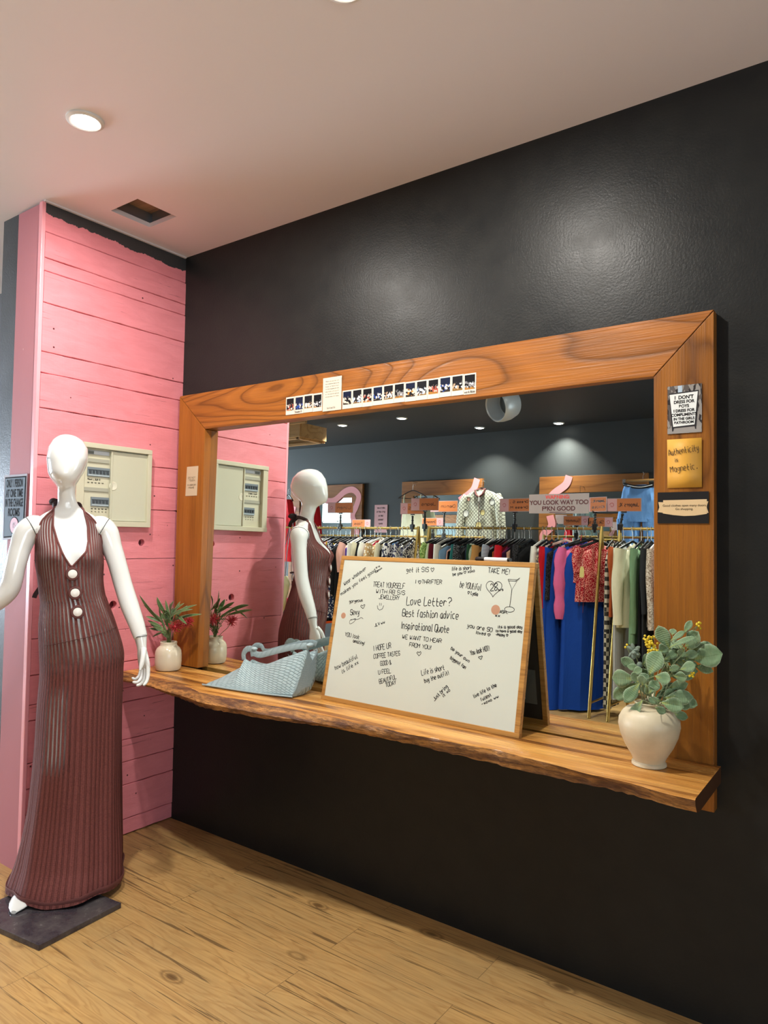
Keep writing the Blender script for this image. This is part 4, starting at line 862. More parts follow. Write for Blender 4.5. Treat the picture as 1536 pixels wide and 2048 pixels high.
# X(left) x Y(fwd) = -Z : mirror-free frame needs X=-left ; use a rotation with local x = -left
ang = math.atan2(fwd.y, fwd.x)-PI/2
mq = bpy.data.objects.new('mannequin', None); COL.objects.link(mq); mq.empty_display_size = .05
tag(mq, 'glossy white faceless mannequin in a long brown knitted halter dress beside the pink column', 'mannequin')
mq.location = (.200, -.700, 0); mq.rotation_euler = (0, 0, ang)
def Lc(X, Y, Z): return V((-X, Y, Z))     # my (left, forward, up) -> object local
Z0 = (0, 0, 0)
m_man = mat('glossy_white_plastic', '#e2e6e6', .10); m_man.node_tree.nodes['Principled BSDF'].inputs['Coat Weight'].default_value = .6
BODY = [  # z, cx, a, yfront, yback
 (1.758, -.002, .006, 0.0120, -.004), (1.7565, .000, .020, 0.0280, -.024), (1.7500, .002, .036, 0.0470, -.044), (1.735, .004, .055, 0.0680, -.068), (1.705, .005, .0715, 0.0890, -.093), (1.665, .004, .0760, 0.1000, -.105),
 (1.630, .001, .0700, 0.1040, -.098), (1.605, -.002, .0635, 0.1040, -.080), (1.588, -.003, .0560, 0.1010, -.058), (1.573, -.002, .0470, 0.0920, -.044), (1.560, .000, .0375, 0.0660, -.040), (1.548, .003, .0330, 0.0470, -.041),
 (1.520, .004, .0325, 0.0370, -.046), (1.495, .008, .0350, 0.0310, -.050), (1.475, .011, .0430, 0.0300, -.054), (1.458, .013, .066, 0.0310, -.057), (1.442, .014, .092, 0.0340, -.060), (1.425, .015, .112, 0.0400, -.064),
 (1.400, .016, .1225, 0.0520, -.070), (1.36, .018, .1240, 0.0700, -.078), (1.31, .022, .119, 0.1080, -.078), (1.25, .026, .117, 0.1270, -.070), (1.19, .030, .112, 0.1290, -.058), (1.13, .036, .112, 0.1240, -.050),
 (1.08, .046, .120, 0.1260, -.058), (1.02, .060, .130, 0.1290, -.076), (.95, .074, .141, 0.1270, -.096), (.88, .080, .145, 0.1140, -.100), (.82, .081, .140, 0.0960, -.085), (.79, .081, .12, 0.0700, -.065)]
def S(tt, z, off=0., T=BODY, bust=True):
    cx, a, yf, yb = lerp_table(T, z); s_, c_ = math.sin(tt), math.cos(tt)
    e = 2/2.25; sx_ = math.copysign(abs(s_)**e, s_); cy_ = math.copysign(abs(c_)**e, c_)
    X = cx+(a+off)*sx_; Y = (yf+off)*cy_ if c_ > 0 else (-yb+off)*cy_
    if bust and c_ > 0:
        for bx in (-.062, .062):
            dd = ((X-cx-bx)/.042)**2+((z-1.285)/(.048 if z > 1.285 else .038))**2; Y += .030*math.exp(-dd)*min(1, c_*3)
        Y -= .012*math.exp(-((X-cx)/.022)**2-((z-1.29)/.05)**2)
    return X, Y
g = MB(); n = 64; rg = []
zs = [b[0] for b in BODY[:6]]+[1.665-.0075*i for i in range(1, 118)]
zs = [z for z in zs if z > .79]
for z in zs: rg.append([Lc(*S(2*PI*j/n, z), z) for j in range(n)])
g.rings(rg, 0)
def leg(mb, pts, rads): mb.tube([Lc(*p) for p in crom(pts, 5)], [r for r in interp(rads, 5)], 20)
def interp(r, per):
    o = []
    for i in range(len(r)-1):
        for k in range(per): o.append(r[i]*(1-k/per)+r[i+1]*k/per)
    return o+[r[-1]]
leg(g, [(.018, -.005, .87), (.008, .02, .68), (-.005, .045, .50), (-.03, .04, .34), (-.05, .03, .10)], [.070, .068, .050, .044, .028])
leg(g, [(.142, -.010, .87), (.146, .0, .68), (.156, .018, .50), (.155, -.01, .34), (.155, -.03, .10)], [.074, .068, .050, .046, .028])
def foot(mb, an, toe):
    a = V(an); b = V(toe); d = (b-a); d.z = 0; d.normalize(); s_ = V((-d.y, d.x, 0)); rg = []
    for k in range(9):
        u = k/8; c_ = a.lerp(b, u); w = [.026, .032, .034, .036, .040, .042, .038, .028, .010][k]; top = [.075, .060, .050, .044, .038, .033, .028, .020, .012][k]
        z0 = .020; rg.append([Lc(c_.x+s_.x*w*math.cos(q), c_.y+s_.y*w*math.cos(q), z0+(top/2)*(1+math.sin(q))-.0) for q in [i*2*PI/16 for i in range(16)]])
    mb.rings(rg, 0)
foot(g, (-.055, .02, .1), (-.128, .192, .03)); foot(g, (.155, -.05, .1), (.17, .16, .03))
g.build('body', m_man, mq, loc=Z0)
m_seam = mat('joint_gap', '#2c3233', .6)
# arms
def arm(side, pts, rads, wr, hand_frame):
    P_ = crom([V(p) for p in pts], 6); R_ = interp(rads, 6)
    g = MB(); g.tube([Lc(*p) for p in P_], R_, 22, up=(0, 1, 0)); a = g.build('arm', m_man, mq, loc=Z0)
    # shoulder joint line
    t0 = (P_[1]-P_[0]).normalized()
    g = MB(); ring = []
    c0 = P_[8]; tt_ = (P_[9]-P_[7]).normalized(); b1 = V((0, 0, 1)); b1 = (b1-tt_*b1.dot(tt_)).normalized(); b2 = tt_.cross(b1); r_ = R_[8]
    rr_ = r_ if isinstance(r_, (int, float)) else r_[0]
    g.tube([Lc(*(c0+b1*(rr_+.0003)*math.cos(q)+b2*(rr_+.0003)*math.sin(q))) for q in [i*2*PI/30 for i in range(30)]], .0013, 6, closed=True); g.build('shoulder_joint', m_seam, a, loc=Z0)
    # hand: built in its own frame
    o, d, w, nn = [V(x) for x in hand_frame]; d.normalize(); w = (w-d*w.dot(d)).normalized(); nn = d.cross(w)*(1 if V(hand_frame[3]).dot(d.cross(w)) > 0 else -1)
    hw = MB(); rw = R_[-1]
    T = [(-.004, .0255, .0225, 0), (.012, .0245, .0205, 0), (.035, .0215, .0165, 0), (.052, .0225, .0150, .001), (.070, .0290, .0145, .001), (.090, .0345, .0135, .0), (.108, .0360, .0120, -.001), (.124, .0345, .0100, -.002), (.131, .0310, .0075, -.003)]
    rg = []
    for (l, ww, tt2, sh_) in T:
        rg.append([Lc(*(o+d*l+w*(ww*math.copysign(abs(math.cos(q))**.85, math.cos(q)))+nn*(tt2*math.sin(q)+sh_))) for q in [i*2*PI/24 for i in range(24)]])
    hw.rings(rg, 0)
    for k, (wo, ln, r1, curl) in enumerate([(.0255, .076, .0086, .38), (.0085, .086, .0088, .62), (-.0090, .080, .0084, .80), (-.0255, .064, .0076, .95)]):
        p = o+d*.122+w*wo; dd = (d+w*wo*3.2).normalized(); pts_ = [p-dd*.014, p]; a_ = .08
        for seg, fr in enumerate((.42, .33, .25)):
            a_ += curl*(.35+.5*seg)/1.2; v_ = dd*math.cos(a_)+nn*math.sin(a_); pts_.append(pts_[-1]+v_*ln*fr)
        pc = crom(pts_, 4); rads_ = [r1*(1.02-.42*(i/(len(pc)-1))**1.6) for i in range(len(pc))]; rads_[-1] = r1*.32
        hw.tube([Lc(*q) for q in pc], rads_, 10)
    p = o+d*.050+w*.018+nn*.004; v1 = (d*.80+w*.42+nn*.42).normalized(); v2 = (d*.93+w*.06+nn*.36).normalized()
    pc = crom([p, p+v1*.030, p+v1*.030+v2*.030, p+v1*.030+v2*.058+nn*.003], 4); rads_ = [.0125, .0122, .0115, .0108, .0104, .0102, .010, .0098, .0095, .009, .0078, .0058, .003]
    hw.tube([Lc(*q) for q in pc], rads_[:len(pc)], 10)
    h = hw.build('hand', m_man, a, loc=Z0)
    g = MB(); g.tube([Lc(*(o+w*.0262*math.cos(q)+nn*.0232*math.sin(q))) for q in [i*2*PI/30 for i in range(30)]], .0012, 6, closed=True); g.build('wrist_joint', m_seam, h, loc=Z0)
arm(1, [(.118, -.012, 1.386), (.135, -.010, 1.388), (.158, -.006, 1.370), (.178, .004, 1.315), (.200, .018, 1.245), (.222, .034, 1.165), (.246, .062, 1.085), (.268, .092, 1.020), (.284, .114, .966)], [.052, .054, .047, .039, .036, .0355, .0355, .031, .0262], None,
    [(.284, .114, .966), (.12, .20, -.97), (.40, .90, 0), (-.88, .42, 0)])
arm(-1, [(-.092, -.012, 1.384), (-.108, -.010, 1.386), (-.131, -.006, 1.368), (-.150, .0, 1.310), (-.165, .006, 1.240), (-.185, .0, 1.150), (-.243, -.014, 1.095), (-.318, -.024, 1.060), (-.375, -.030, 1.035)], [.050, .052, .046, .038, .036, .037, .036, .031, .0262], None,
    [(-.375, -.030, 1.035), (-.92, -.05, -.36), (.1, .95, -.2), (.3, .1, -1)])
# dress
DR = [ (1.48, .011, .040, 0.0340, -.056), (1.458, .013, .066, 0.0360, -.060), (1.442, .014, .092, 0.0390, -.064), (1.425, .015, .112, 0.0450, -.068), (1.400, .016, .1205, 0.0560, -.074), (1.36, .018, .1225, 0.0740, -.080),
 (1.31, .022, .1200, 0.1120, -.080), (1.25, .0255, .1225, 0.1310, -.074), (1.19, .030, .118, 0.1350, -.064), (1.13, .038, .119, 0.1300, -.058), (1.10, .046, .123, 0.1300, -.062), (1.0, .063, .141, 0.1340, -.084),
 (.90, .080, .1525, 0.1250, -.106), (.83, .082, .151, 0.1200, -.112), (.70, .079, .154, 0.1160, -.108), (.50, .078, .158, 0.1180, -.110), (.30, .074, .168, 0.1380, -.112), (.13, .068, .182, 0.1850, -.120), (.07, .062, .190, 0.2150, -.125), (.030, .058, .196, 0.2320, -.128)]
def Sd(tt, z, off=0):
    x, y = S(tt, z, off+(.002*min(1, max(0, (1.09-z)/.06)) if z < 1.09 else 0), DR)
    if z < .86:
        k = min(1, (.86-z)/.5); amp = .0045*k
        c_ = math.cos(tt)
        fold = amp*(math.sin(7*tt+1+z*2)+.6*math.sin(12*tt+.5-z*3)); x += fold*math.sin(tt); y += fold*c_
        if c_ > 0: y += .03*math.exp(-((x-.0)/.06)**2)*math.exp(-((z-.5)/.22)**2)*c_
        if z < .3: x -= .02*(1-z/.3)*math.exp(-((tt+PI/2)/.5)**2)
    rib = .0; x += rib*math.sin(tt); y += rib*math.cos(tt)
    return x, y
def tin(z):   # neckline half-angles (left edge, right edge) from the V
    if z <= 1.243: return 0, 0
    T = [(1.243, .002, .002), (1.275, .030, .021), (1.301, .052, .032), (1.34, .064, .043), (1.397, .066, .056), (1.43, .061, .055), (1.458, .055, .052), (1.475, .052, .050)]
    for i in range(len(T)-1):
        if T[i][0] <= z <= T[i+1][0]:
            k = (z-T[i][0])/(T[i+1][0]-T[i][0]); l = T[i][1]*(1-k)+T[i+1][1]*k; r = T[i][2]*(1-k)+T[i+1][2]*k; break
    else: l, r = .052, .05
    a = lerp_table(DR, z)[1]
    f = lambda v: math.asin(min(.99, v/a)**1.12)
    return f(r), f(l)      # (image-left = mannequin right, mannequin left)
def tout(z):
    T = [(1.11, PI), (1.125, 2.6), (1.15, 2.15), (1.20, 1.85), (1.27, 1.66), (1.31, 1.52), (1.35, 1.22), (1.40, .98), (1.43, .86), (1.455, .95), (1.475, 1.25)]
    if z <= T[0][0]: return PI
    for i in range(len(T)-1):
        if T[i][0] <= z <= T[i+1][0]: k = (z-T[i][0])/(T[i+1][0]-T[i][0]); return T[i][1]*(1-k)+T[i+1][1]*k
    return T[-1][1]
m_knit = mat('brown_knit', '#6a3a38', .75); t = NT(m_knit); m_knit.node_tree.nodes['Principled BSDF'].inputs['Specular IOR Level'].default_value = .25
tcn = t.n('ShaderNodeTexCoord'); sp = t.n('ShaderNodeSeparateXYZ'); t.link(tcn.outputs['UV'], sp.inputs[0]); U1, V1 = sp.outputs[0], sp.outputs[1]
st = t.math('PINGPONG', t.math('MULTIPLY', U1, 60.), .5)       # rib coordinate 0..0.5
hv = t.math('PINGPONG', t.math('MULTIPLY', V1, 320.), .5)
hole = t.math('MULTIPLY', t.math('LESS_THAN', st, .21), t.math('GREATER_THAN', hv, .11))
den = t.noise(t.coord((5, 5, 3)), 1, 2)
zz_ = t.n('ShaderNodeSeparateXYZ'); t.link(tcn.outputs['Object'], zz_.inputs[0])
lowz = t.ramp(zz_.outputs[2], [(.44, .0), (.52, 1.), (.74, .9), (.80, .25), (.88, .7), (.98, 1.)])
uc = t.math('ABSOLUTE', t.math('SUBTRACT', U1, .5)); uc2 = t.ramp(uc, [(.15, 1.), (.235, .25), (.32, .12)])
ns_ = t.ramp(t.noise(t.coord((9, 9, 5), loc=(1, 4, 2)), 1, 2), [(.36, .65), (.56, 1.)])
th_ = t.ramp(t.math('ABSOLUTE', t.math('SUBTRACT', U1, .408)), [(.035, 1.), (.075, 0.)])
up_ = t.ramp(zz_.outputs[2], [(.80, 0.), (.90, 1.)])
uc3 = t.math('ADD', t.math('MULTIPLY', up_, uc2), t.math('MULTIPLY', t.math('SUBTRACT', 1., up_), th_))
low = t.math('MULTIPLY', t.math('MULTIPLY', lowz, uc3), ns_)
alpha = t.math('SUBTRACT', 1., t.math('MULTIPLY', t.math('MULTIPLY', hole, .96), low))
t.link(alpha, t.b.inputs['Alpha'])
gr = t.ramp(st, [(.12, .0), (.24, 1.)])
yr = t.math('PINGPONG', t.math('MULTIPLY', U1, 180.), .5)
t.color(t.mix(t.math('MULTIPLY', t.math('SUBTRACT', 1., gr), .45), t.mix(t.ramp(t.noise(t.coord((220, 220, 260)), 1, 2), [(.3, 0.), (.7, 1.)]), '#7c4743', '#693937'), '#4a2522'))
t.bump(t.math('ADD', t.math('MULTIPLY', gr, 1.2), t.math('ADD', t.math('MULTIPLY', yr, .8), t.math('MULTIPLY', hv, .5))), .8, .003)
m_knit2 = mat('brown_knit_trim', '#6b3c3a', .8); t2 = NT(m_knit2); t2.bump(t2.noise(t2.coord((180, 180, 180)), 1, 2), .5, .0015)
g = MB()
def grid(rows):    # rows of (pt,u,v)
    base = len(g.v); n = len(rows[0])
    for r in rows: g.v.extend(tuple(p[0]) for p in r)
    for i in range(len(rows)-1):
        for j in range(n-1):
            A = (i, j), (i, j+1), (i+1, j+1), (i+1, j)
            g.face([base+a*n+b for a, b in A], 0, tuple((rows[a][b][1], rows[a][b][2]) for a, b in A))
def hemz(tt): return .030+.012*max(0, math.sin(tt))**2+.006*math.sin(5*tt)+(.035*max(0, -math.cos(tt)))
rows = []; NJ = 240; ZL = [1.11-(1.11-.0)*i/130 for i in range(131)]
for i, z in enumerate(ZL):
    r = []
    for j in range(NJ+1):
        tt = -PI+2*PI*j/NJ; hz_ = hemz(tt); zz = 1.11-(1.11-hz_)*i/130; x, y = Sd(tt, zz); r.append((Lc(x, y, zz), j/NJ, zz))
    rows.append(r)
grid(rows)
edges = {}
for side in (-1, 1):
    rows = []; inn = []; out = []
    for i in range(61):
        z = 1.11+(1.472-1.11)*i/60; ti = tin(z)[0 if side < 0 else 1]; to = tout(z); r = []
        for j in range(61):
            tt = side*(ti+(to-ti)*j/60); x, y = Sd(tt, z, .001); r.append((Lc(x, y, z), .5+tt/(2*PI), z))
        rows.append(r)
        if z > 1.243: inn.append(r[0][0])
        out.append(r[-1][0])
    grid(rows); edges[side] = (inn, out)
dr = g.build('dress', m_knit, mq, fix=False, loc=Z0)
vx_ = Lc(*Sd(.02, 1.243), 1.243)
g = MB()
for side in (-1, 1):
    inn, out = edges[side]; g.tube([vx_]+inn, .0036, 8); g.tube(out, .0030, 8)
g.build('neckline_trim', m_knit2, dr, loc=Z0)
g = MB(); hp = []
for j in range(120):
    tt = -PI+2*PI*j/120; x, y = Sd(tt, .05, .002); hp.append(Lc(x, y, hemz(tt)+.012))
g.tube(hp, [(.013, .0035)]*120, 8, up=(0, 0, 1), closed=True); g.build('hem_band', m_knit2, dr, loc=Z0)
g = MB(); hp = []
for i in range(40):
    z = .943+(1.003-.943)*i/39; X_ = -.052+(.195+.052)*i/39; cx, a, yf, yb = lerp_table(DR, z); tt = math.asin(max(-.99, min(.99, (X_-cx)/a))); x, y = Sd(tt, z, .0012); hp.append(Lc(x, y, z))
g.tube(hp, .0012, 5); g.build('diagonal_seam', mat('seam_brown', '#4f2624', .8), dr, loc=Z0)
m_pearl = mat('pearl_white', '#e8e8e4', .18)
for (X_, z) in ((.030, 1.2165), (.041, 1.145), (.052, 1.073)):
    cx, a, yf, yb = lerp_table(DR, z); y = Sd(math.asin((X_-cx)/a), z, 0)[1]
    R_ = Matrix.Rotation(-PI/2+.06, 3, 'X')
    g = MB(); c0 = Lc(X_, y+.001, z)
    g.lathe([(.0235, 0), (.0255, .004), (.0235, .0085), (.018, .0095), (.0165, .006), (.001, .005)], c0, 32, R=R_); bt = g.build('button', mat('button_brown', '#5b3230', .7), dr, loc=Z0)
    g = MB(); g.lathe([(.0165, .0055), (.0160, .0085), (.010, .0105), (.001, .011)], c0, 28, R=R_); g.build('pearl', m_pearl, bt, loc=Z0)
# halter ties and bow behind the neck, tie behind the waist
g = MB()
for side in (-1, 1):
    x0_ = .011+side*.050
    g.tube([Lc(*p) for p in crom([(x0_, .010, 1.470), (.008+side*.050, -.02, 1.482), (.008+side*.038, -.050, 1.488), (.008+side*.006, -.066, 1.485)], 5)], [(.009, .003)]*16, 8)
    g.tube([Lc(*p) for p in crom([(-.006, -.066, 1.485), (-.010+side*.03, -.085, 1.500), (-.012+side*.040, -.10, 1.490), (-.010+side*.02, -.080, 1.480)], 5)], [(.010, .0025)]*16, 8)
    g.tube([Lc(*p) for p in crom([(-.006, -.070, 1.483), (-.010+side*.02, -.095, 1.462), (-.010+side*.035-.03, -.108, 1.435)], 5)], [(.010, .002)]*11, 8)
g.sphere(Lc(-.006, -.070, 1.485), .011, 10, 8)
g.build('neck_bow', mat('tie_dark_brown', '#2f1d1c', .7), dr, loc=Z0)
g = MB()
g.tube([Lc(*p) for p in crom([(-.085, -.035, 1.19), (-.03, -.070, 1.185), (.04, -.072, 1.185), (.11, -.062, 1.185), (.145, -.02, 1.19)], 5)], [(.004, .002)]*21, 8)
g.tube([Lc(*p) for p in crom([(-.02, -.075, 1.185), (-.06, -.10, 1.17), (-.09, -.105, 1.13), (-.098, -.10, 1.11)], 5)], [(.009, .002)]*16, 8)
g.build('back_tie', mat('tie_dark_brown'), dr, loc=Z0)
# base plate
m_plate = mat('smoked_glass_plate', '#4a4648', .08); t = NT(m_plate); nz = t.noise(t.coord((9, 9, 9)), 1, 5, .7); t.color(t.mix(t.ramp(nz, [(.42, 0.), (.7, 1.)]), '#37333a', '#5a5655')); t.rough(t.ramp(nz, [(.4, .06), (.7, .35)]))
A_, B_, C_, D_ = V((.564, -.948, 0)), V((.538, -.626, 0)), V((.150, -.668, 0)), V((.176, -1.000, 0))
inv = Matrix.Rotation(-ang, 3, 'Z')
def wl(p, z): q = inv @ (V((p.x, p.y, 0))-V((.2, -.7, 0))); return (q.x, q.y, z)
g = MB(); g.v = [wl(p, .0005) for p in (A_, B_, C_, D_)]+[wl(p, .0195) for p in (A_, B_, C_, D_)]
for f_ in ((3, 2, 1, 0), (4, 5, 6, 7), (0, 1, 5, 4), (1, 2, 6, 5), (2, 3, 7, 6), (3, 0, 4, 7)): g.face(f_)
g.build('base_plate', m_plate, mq, smooth=False, bevel=.002, loc=Z0)
# ------------------------------------------------------------------ clothes racks (seen in the mirror)
m_gold = mat('brushed_gold', '#c2a45e', .28, .85); m_blk = mat('black_plastic', '#121315', .35); m_chrome = mat('chrome_wire', '#c9c9c6', .25, .9)
def rack(xa, xb, y, z, label, spread=.24):
    o = thing('clothes_rack', label, 'clothes rack', ((xa+xb)/2, y, 0), 'gold clothes racks')
    MB().tube([(xa, y, z), (xb, y, z)], .0115, 12).build('hanging_rail', m_gold, o)
    for x in (xa, xb):
        for s_ in (-1, 1):
            MB().tube([(x, y, z+.018), (x-.05*s_*0, y+s_*spread, .002)], .0135, 12).build('leg', m_gold, o)
        MB().tube([(x, y-spread*.88, .12), (x, y+spread*.88, .12)], .009, 10).build('cross_bar', m_gold, o)
    MB().tube([(xa, y-spread*.88, .12), (xb, y-spread*.88, .12)], .009, 10).build('lower_rail', m_gold, o)
RY = -3.70
rack(-2.62, -1.13, RY, 1.535, 'gold clothes rack on the left, reflected behind the whiteboard\'s left half')
rack(-1.00, .745, RY, 1.540, 'middle gold clothes rack, reflected between two pairs of slanting legs')
rack(.90, 1.62, RY, 1.540, 'gold clothes rack on the right, reflected beside the frame\'s right stile')
rack(-3.6, -.9, -4.62, 1.47, 'lower gold rack in the back row, left half')
rack(-.2, 2.2, -4.62, 1.49, 'lower gold rack in the back row, right half')
# name, colour, second colour, pattern, scale
K = {
 'black': ('#141416',), 'orange': ('#c8501c',), 'salmon': ('#c98478',), 'blue floral': ('#e4e4e6', '#2a4fb0', None, 26), 'yellow': ('#c9a51c',), 'navy spotted': ('#1f2a4a', '#d5d5d5', 'spot', 60),
 'blush': ('#cf9f92',), 'white': ('#dcdcd2',), 'ivory': ('#cfc9ae',), 'tan spotted': ('#c2a274', '#f0ead8', 'spot', 45), 'mid denim': ('#33567c',), 'dark denim': ('#1d2f47',), 'zebra print': ('#e2e2e2', '#1b2340', None, 30),
 'white floral': ('#dededa', '#3a3f66', None, 38), 'lime lace': ('#b9cf86', '#5f8a3c', None, 60), 'pale green': ('#b9c7a2',), 'teal': ('#1d6160',), 'maroon': ('#5a1522',), 'navy': ('#171f36',), 'sky blue': ('#7fa9cf',),
 'black sequinned': ('#15171a', '#8a8f96', 'spot', 120), 'dark green': ('#20442c',), 'green striped': ('#dfe3d2', '#2f6a3c', 'stripe', 40), 'camel': ('#b98b52',), 'raspberry': ('#a31d3c',), 'blue striped': ('#cfd6de', '#2c4a72', 'stripe', 60),
 'rust': ('#9c4a24',), 'red': ('#b3121f',), 'magenta': ('#a3265c',), 'plum': ('#3b1a3a',), 'nude': ('#d0a58a',), 'black lace': ('#101012', '#3c3c40', None, 80), 'royal blue': ('#1644a0',), 'pink': ('#d9689a',), 'red sequinned': ('#a30e26', '#f0b0a0', 'spot', 130),
 'cream': ('#d9d5b8',), 'sage green': ('#6f8f6c',), 'charcoal': ('#2c2f33',), 'beige patterned': ('#8d7a68', '#e0d6c6', None, 110), 'coral': ('#c4685c',), 'grey check': ('#bdb9a8', '#3a3a38', 'check', 28), 'peach': ('#d79f86',), 'light grey': ('#a9adad',), 'brown': ('#5d3e2b',), 'purple': ('#5a4496',), 'blue lace': ('#24345f', '#c2b48a', None, 60)}
def kmat(k):
    v = K[k]; return cloth('cloth_'+k.replace(' ', '_'), v[0], v[1] if len(v) > 1 else None, v[3] if len(v) > 3 else 40, pat=v[2] if len(v) > 2 else None, rough=.45 if 'sequin' in k else .85)
def garment(name, kind, key, x, y, zr, L, label, group, hw=.20, th=.022, sleeve=0, rot=0, flare=1.1, top=.115, seed=0, hanger=None, puff=False, straps=False, sl_r=.042):
    rnd = random.Random(seed+1000); o = thing(name, label, kind, (x, y, zr), group); R_ = Matrix.Rotation(rot, 3, 'Z')
    def W(p): q = R_ @ V((p[0], p[1], 0)); return V((x+q.x, y+q.y, p[2]))
    g = MB(); rg = []; rows = 13; zt = zr-top; NJ = 22; ph = rnd.uniform(0, 6)
    for i in range(rows):
        u = i/(rows-1); z = zt-L*(u**1.35)
        h = hw*(.30+.70*min(1, (u**1.35)*L/.075)) if not straps else hw*(.62+.38*min(1, u*3))
        h *= 1+(flare-1)*u+rnd.uniform(-.02, .02); tx = th*(.35+.65*min(1, u*3.5))*(1+(flare-1)*u)
        rg.append([W((math.copysign(abs(math.cos(q))**.7, math.cos(q))*tx*(1+.35*math.sin(3*q+ph+2*u)+.25*math.sin(7*q+ph)*min(1, u*2))+.006*math.sin(ph+3*u), h*math.sin(q)+.01*math.sin(ph+2*u), z-.055*abs(math.sin(q))*(1-u)**2)) for q in [j*2*PI/NJ for j in range(NJ)]])
    g.rings(rg, 0)
    m_ = kmat(key)
    g.build('garment_cloth', m_, o)
    if straps:
        g = MB()
        for s_ in (-1, 1): g.tube([W((0, s_*hw*.45, zt-.01)), W((0, s_*hw*.42, zt+.045))], .004, 6)
        g.build('shoulder_strap', m_, o)
    if sleeve:
        for s_ in (1, -1):
            g = MB(); y0_ = s_*(hw*.88); n_ = 11; pts = []; rd = []
            for k in range(n_):
                u = k/(n_-1); pts.append(W((.004*math.sin(ph+4*u)+(.012 if s_ > 0 else 0)*u, y0_+s_*(.035*math.sin(min(1, u*2.2)*PI/2)+.008*math.sin(5*u+ph)), zt-.055-sleeve*u)))
                r_ = sl_r*(1.1-.35*u)*(1+.06*math.sin(9*u+ph))
                if puff: r_ = sl_r*(.9+.5*abs(math.sin(u*PI*3))) if k < n_-1 else sl_r*.9
                rd.append((r_, r_*.62))
            g.tube(pts, rd, 14, up=tuple(R_ @ V((0, 1, 0)))); g.build('sleeve', m_, o)
    hm = {'w': mat('hanger_white', '#d9d6cf', .4), 'p': mat('hanger_blush', '#c9a79c', .6), None: m_blk}[hanger]
    g = MB(); zc = zr
    g.tube([W((0, .0, zc-.105)), W((0, 0, zc-.030)), W((0, .014, zc-.012))]+[W((0, .016*math.cos(q), zc+.002+.016*math.sin(q))) for q in [-.5, 0, .5, 1.0, 1.6, 2.2, 2.9, 3.5]], .0028, 6)
    hk = g.build('hanger_hook', m_chrome, o)
    g = MB(); g.tube([W((0, -hw*.95, zt-.052)), W((0, -hw*.5, zt-.020)), W((0, 0, zt+.012)), W((0, hw*.5, zt-.020)), W((0, hw*.95, zt-.052))], [(.012, .007)]*5, 8, up=(0, 0, 1)); g.build('hanger', hm, o)
    return o
def row(items, x0, x1, y, z, rk, group, zj=0):
    n = len(items); rnd = random.Random(int(x0*100)); names = [('%s %s' % (k, kd)) for k, kd, *_ in items]
    for i, it in enumerate(items):
        k, kd, L, sl = it[:4]; ex = it[4] if len(it) > 4 else {}
        x = ex.get('x', x0+(x1-x0)*(i+.5)/n)
        pv = names[i-1] if i else 'rack end'; nx = names[i+1] if i < n-1 else 'rack end'
        lab = '%s hanging between %s and %s on the %s' % (names[i], pv, nx, rk)
        base_ = lab; q = 0
        while lab in USED: q += 1; lab = base_.replace('hanging', ['also', 'again', 'further', 'furthest'][q-1]+' hanging')
        if len(lab.split()) > 16: lab = lab.replace(' hanging between', ' between')
        USED.add(lab)
        a = {kk: vv for kk, vv in ex.items() if kk != 'x'}; a.setdefault('rot', rnd.uniform(-.10, .22)); a.setdefault('th', rnd.uniform(.018, .030)); a.setdefault('hw', rnd.uniform(.17, .21))
        garment('hanging_'+kd.replace(' ', '_'), 'dress' if 'dress' in kd or 'suit' in kd else ('trousers' if 'trousers' in kd else 'top'), k, x, y+rnd.uniform(-.02, .02), z, L, lab, group, sleeve=sl, seed=int(x*1000), **a)
USED = set()
Lr = [('black', 'dress', .95, 0), ('black', 'shirt', .6, .3), ('orange', 'dress', .95, 0), ('salmon', 'shirt', .62, .45), ('blue floral', 'shirt', .66, .5, {'sl_r': .05}), ('black', 'dress', .9, 0), ('yellow', 'shirt', .6, .4), ('navy spotted', 'dress', .85, .3), ('black', 'shirt', .6, 0), ('black', 'dress', .9, 0), ('blush', 'shirt', .6, .3), ('purple', 'blouse', .5, 0), ('white', 'shirt', .7, .5, {'hanger': 'w'}), ('ivory', 'shirt', .6, .35),
 ('black', 'jacket', .65, .4), ('white', 'shirt', .6, .3), ('raspberry', 'blouse', .5, 0), ('tan spotted', 'shirt', .66, .5, {'hanger': 'w'}), ('ivory', 'shirt', .66, .4, {'hanger': 'w'}), ('black', 'dress', .9, 0), ('mid denim', 'trousers', .9, 0, {'hw': .15, 'th': .032}), ('dark denim', 'trousers', .95, 0, {'hw': .15, 'th': .032}), ('zebra print', 'shirt', .75, .5, {'sl_r': .055, 'rot': .3}), ('white floral', 'shirt', .72, .4), ('zebra print', 'dress', .9, 0)]
row(Lr, -2.56, -1.17, RY, 1.535, 'left rack', 'clothes on the left gold rack')
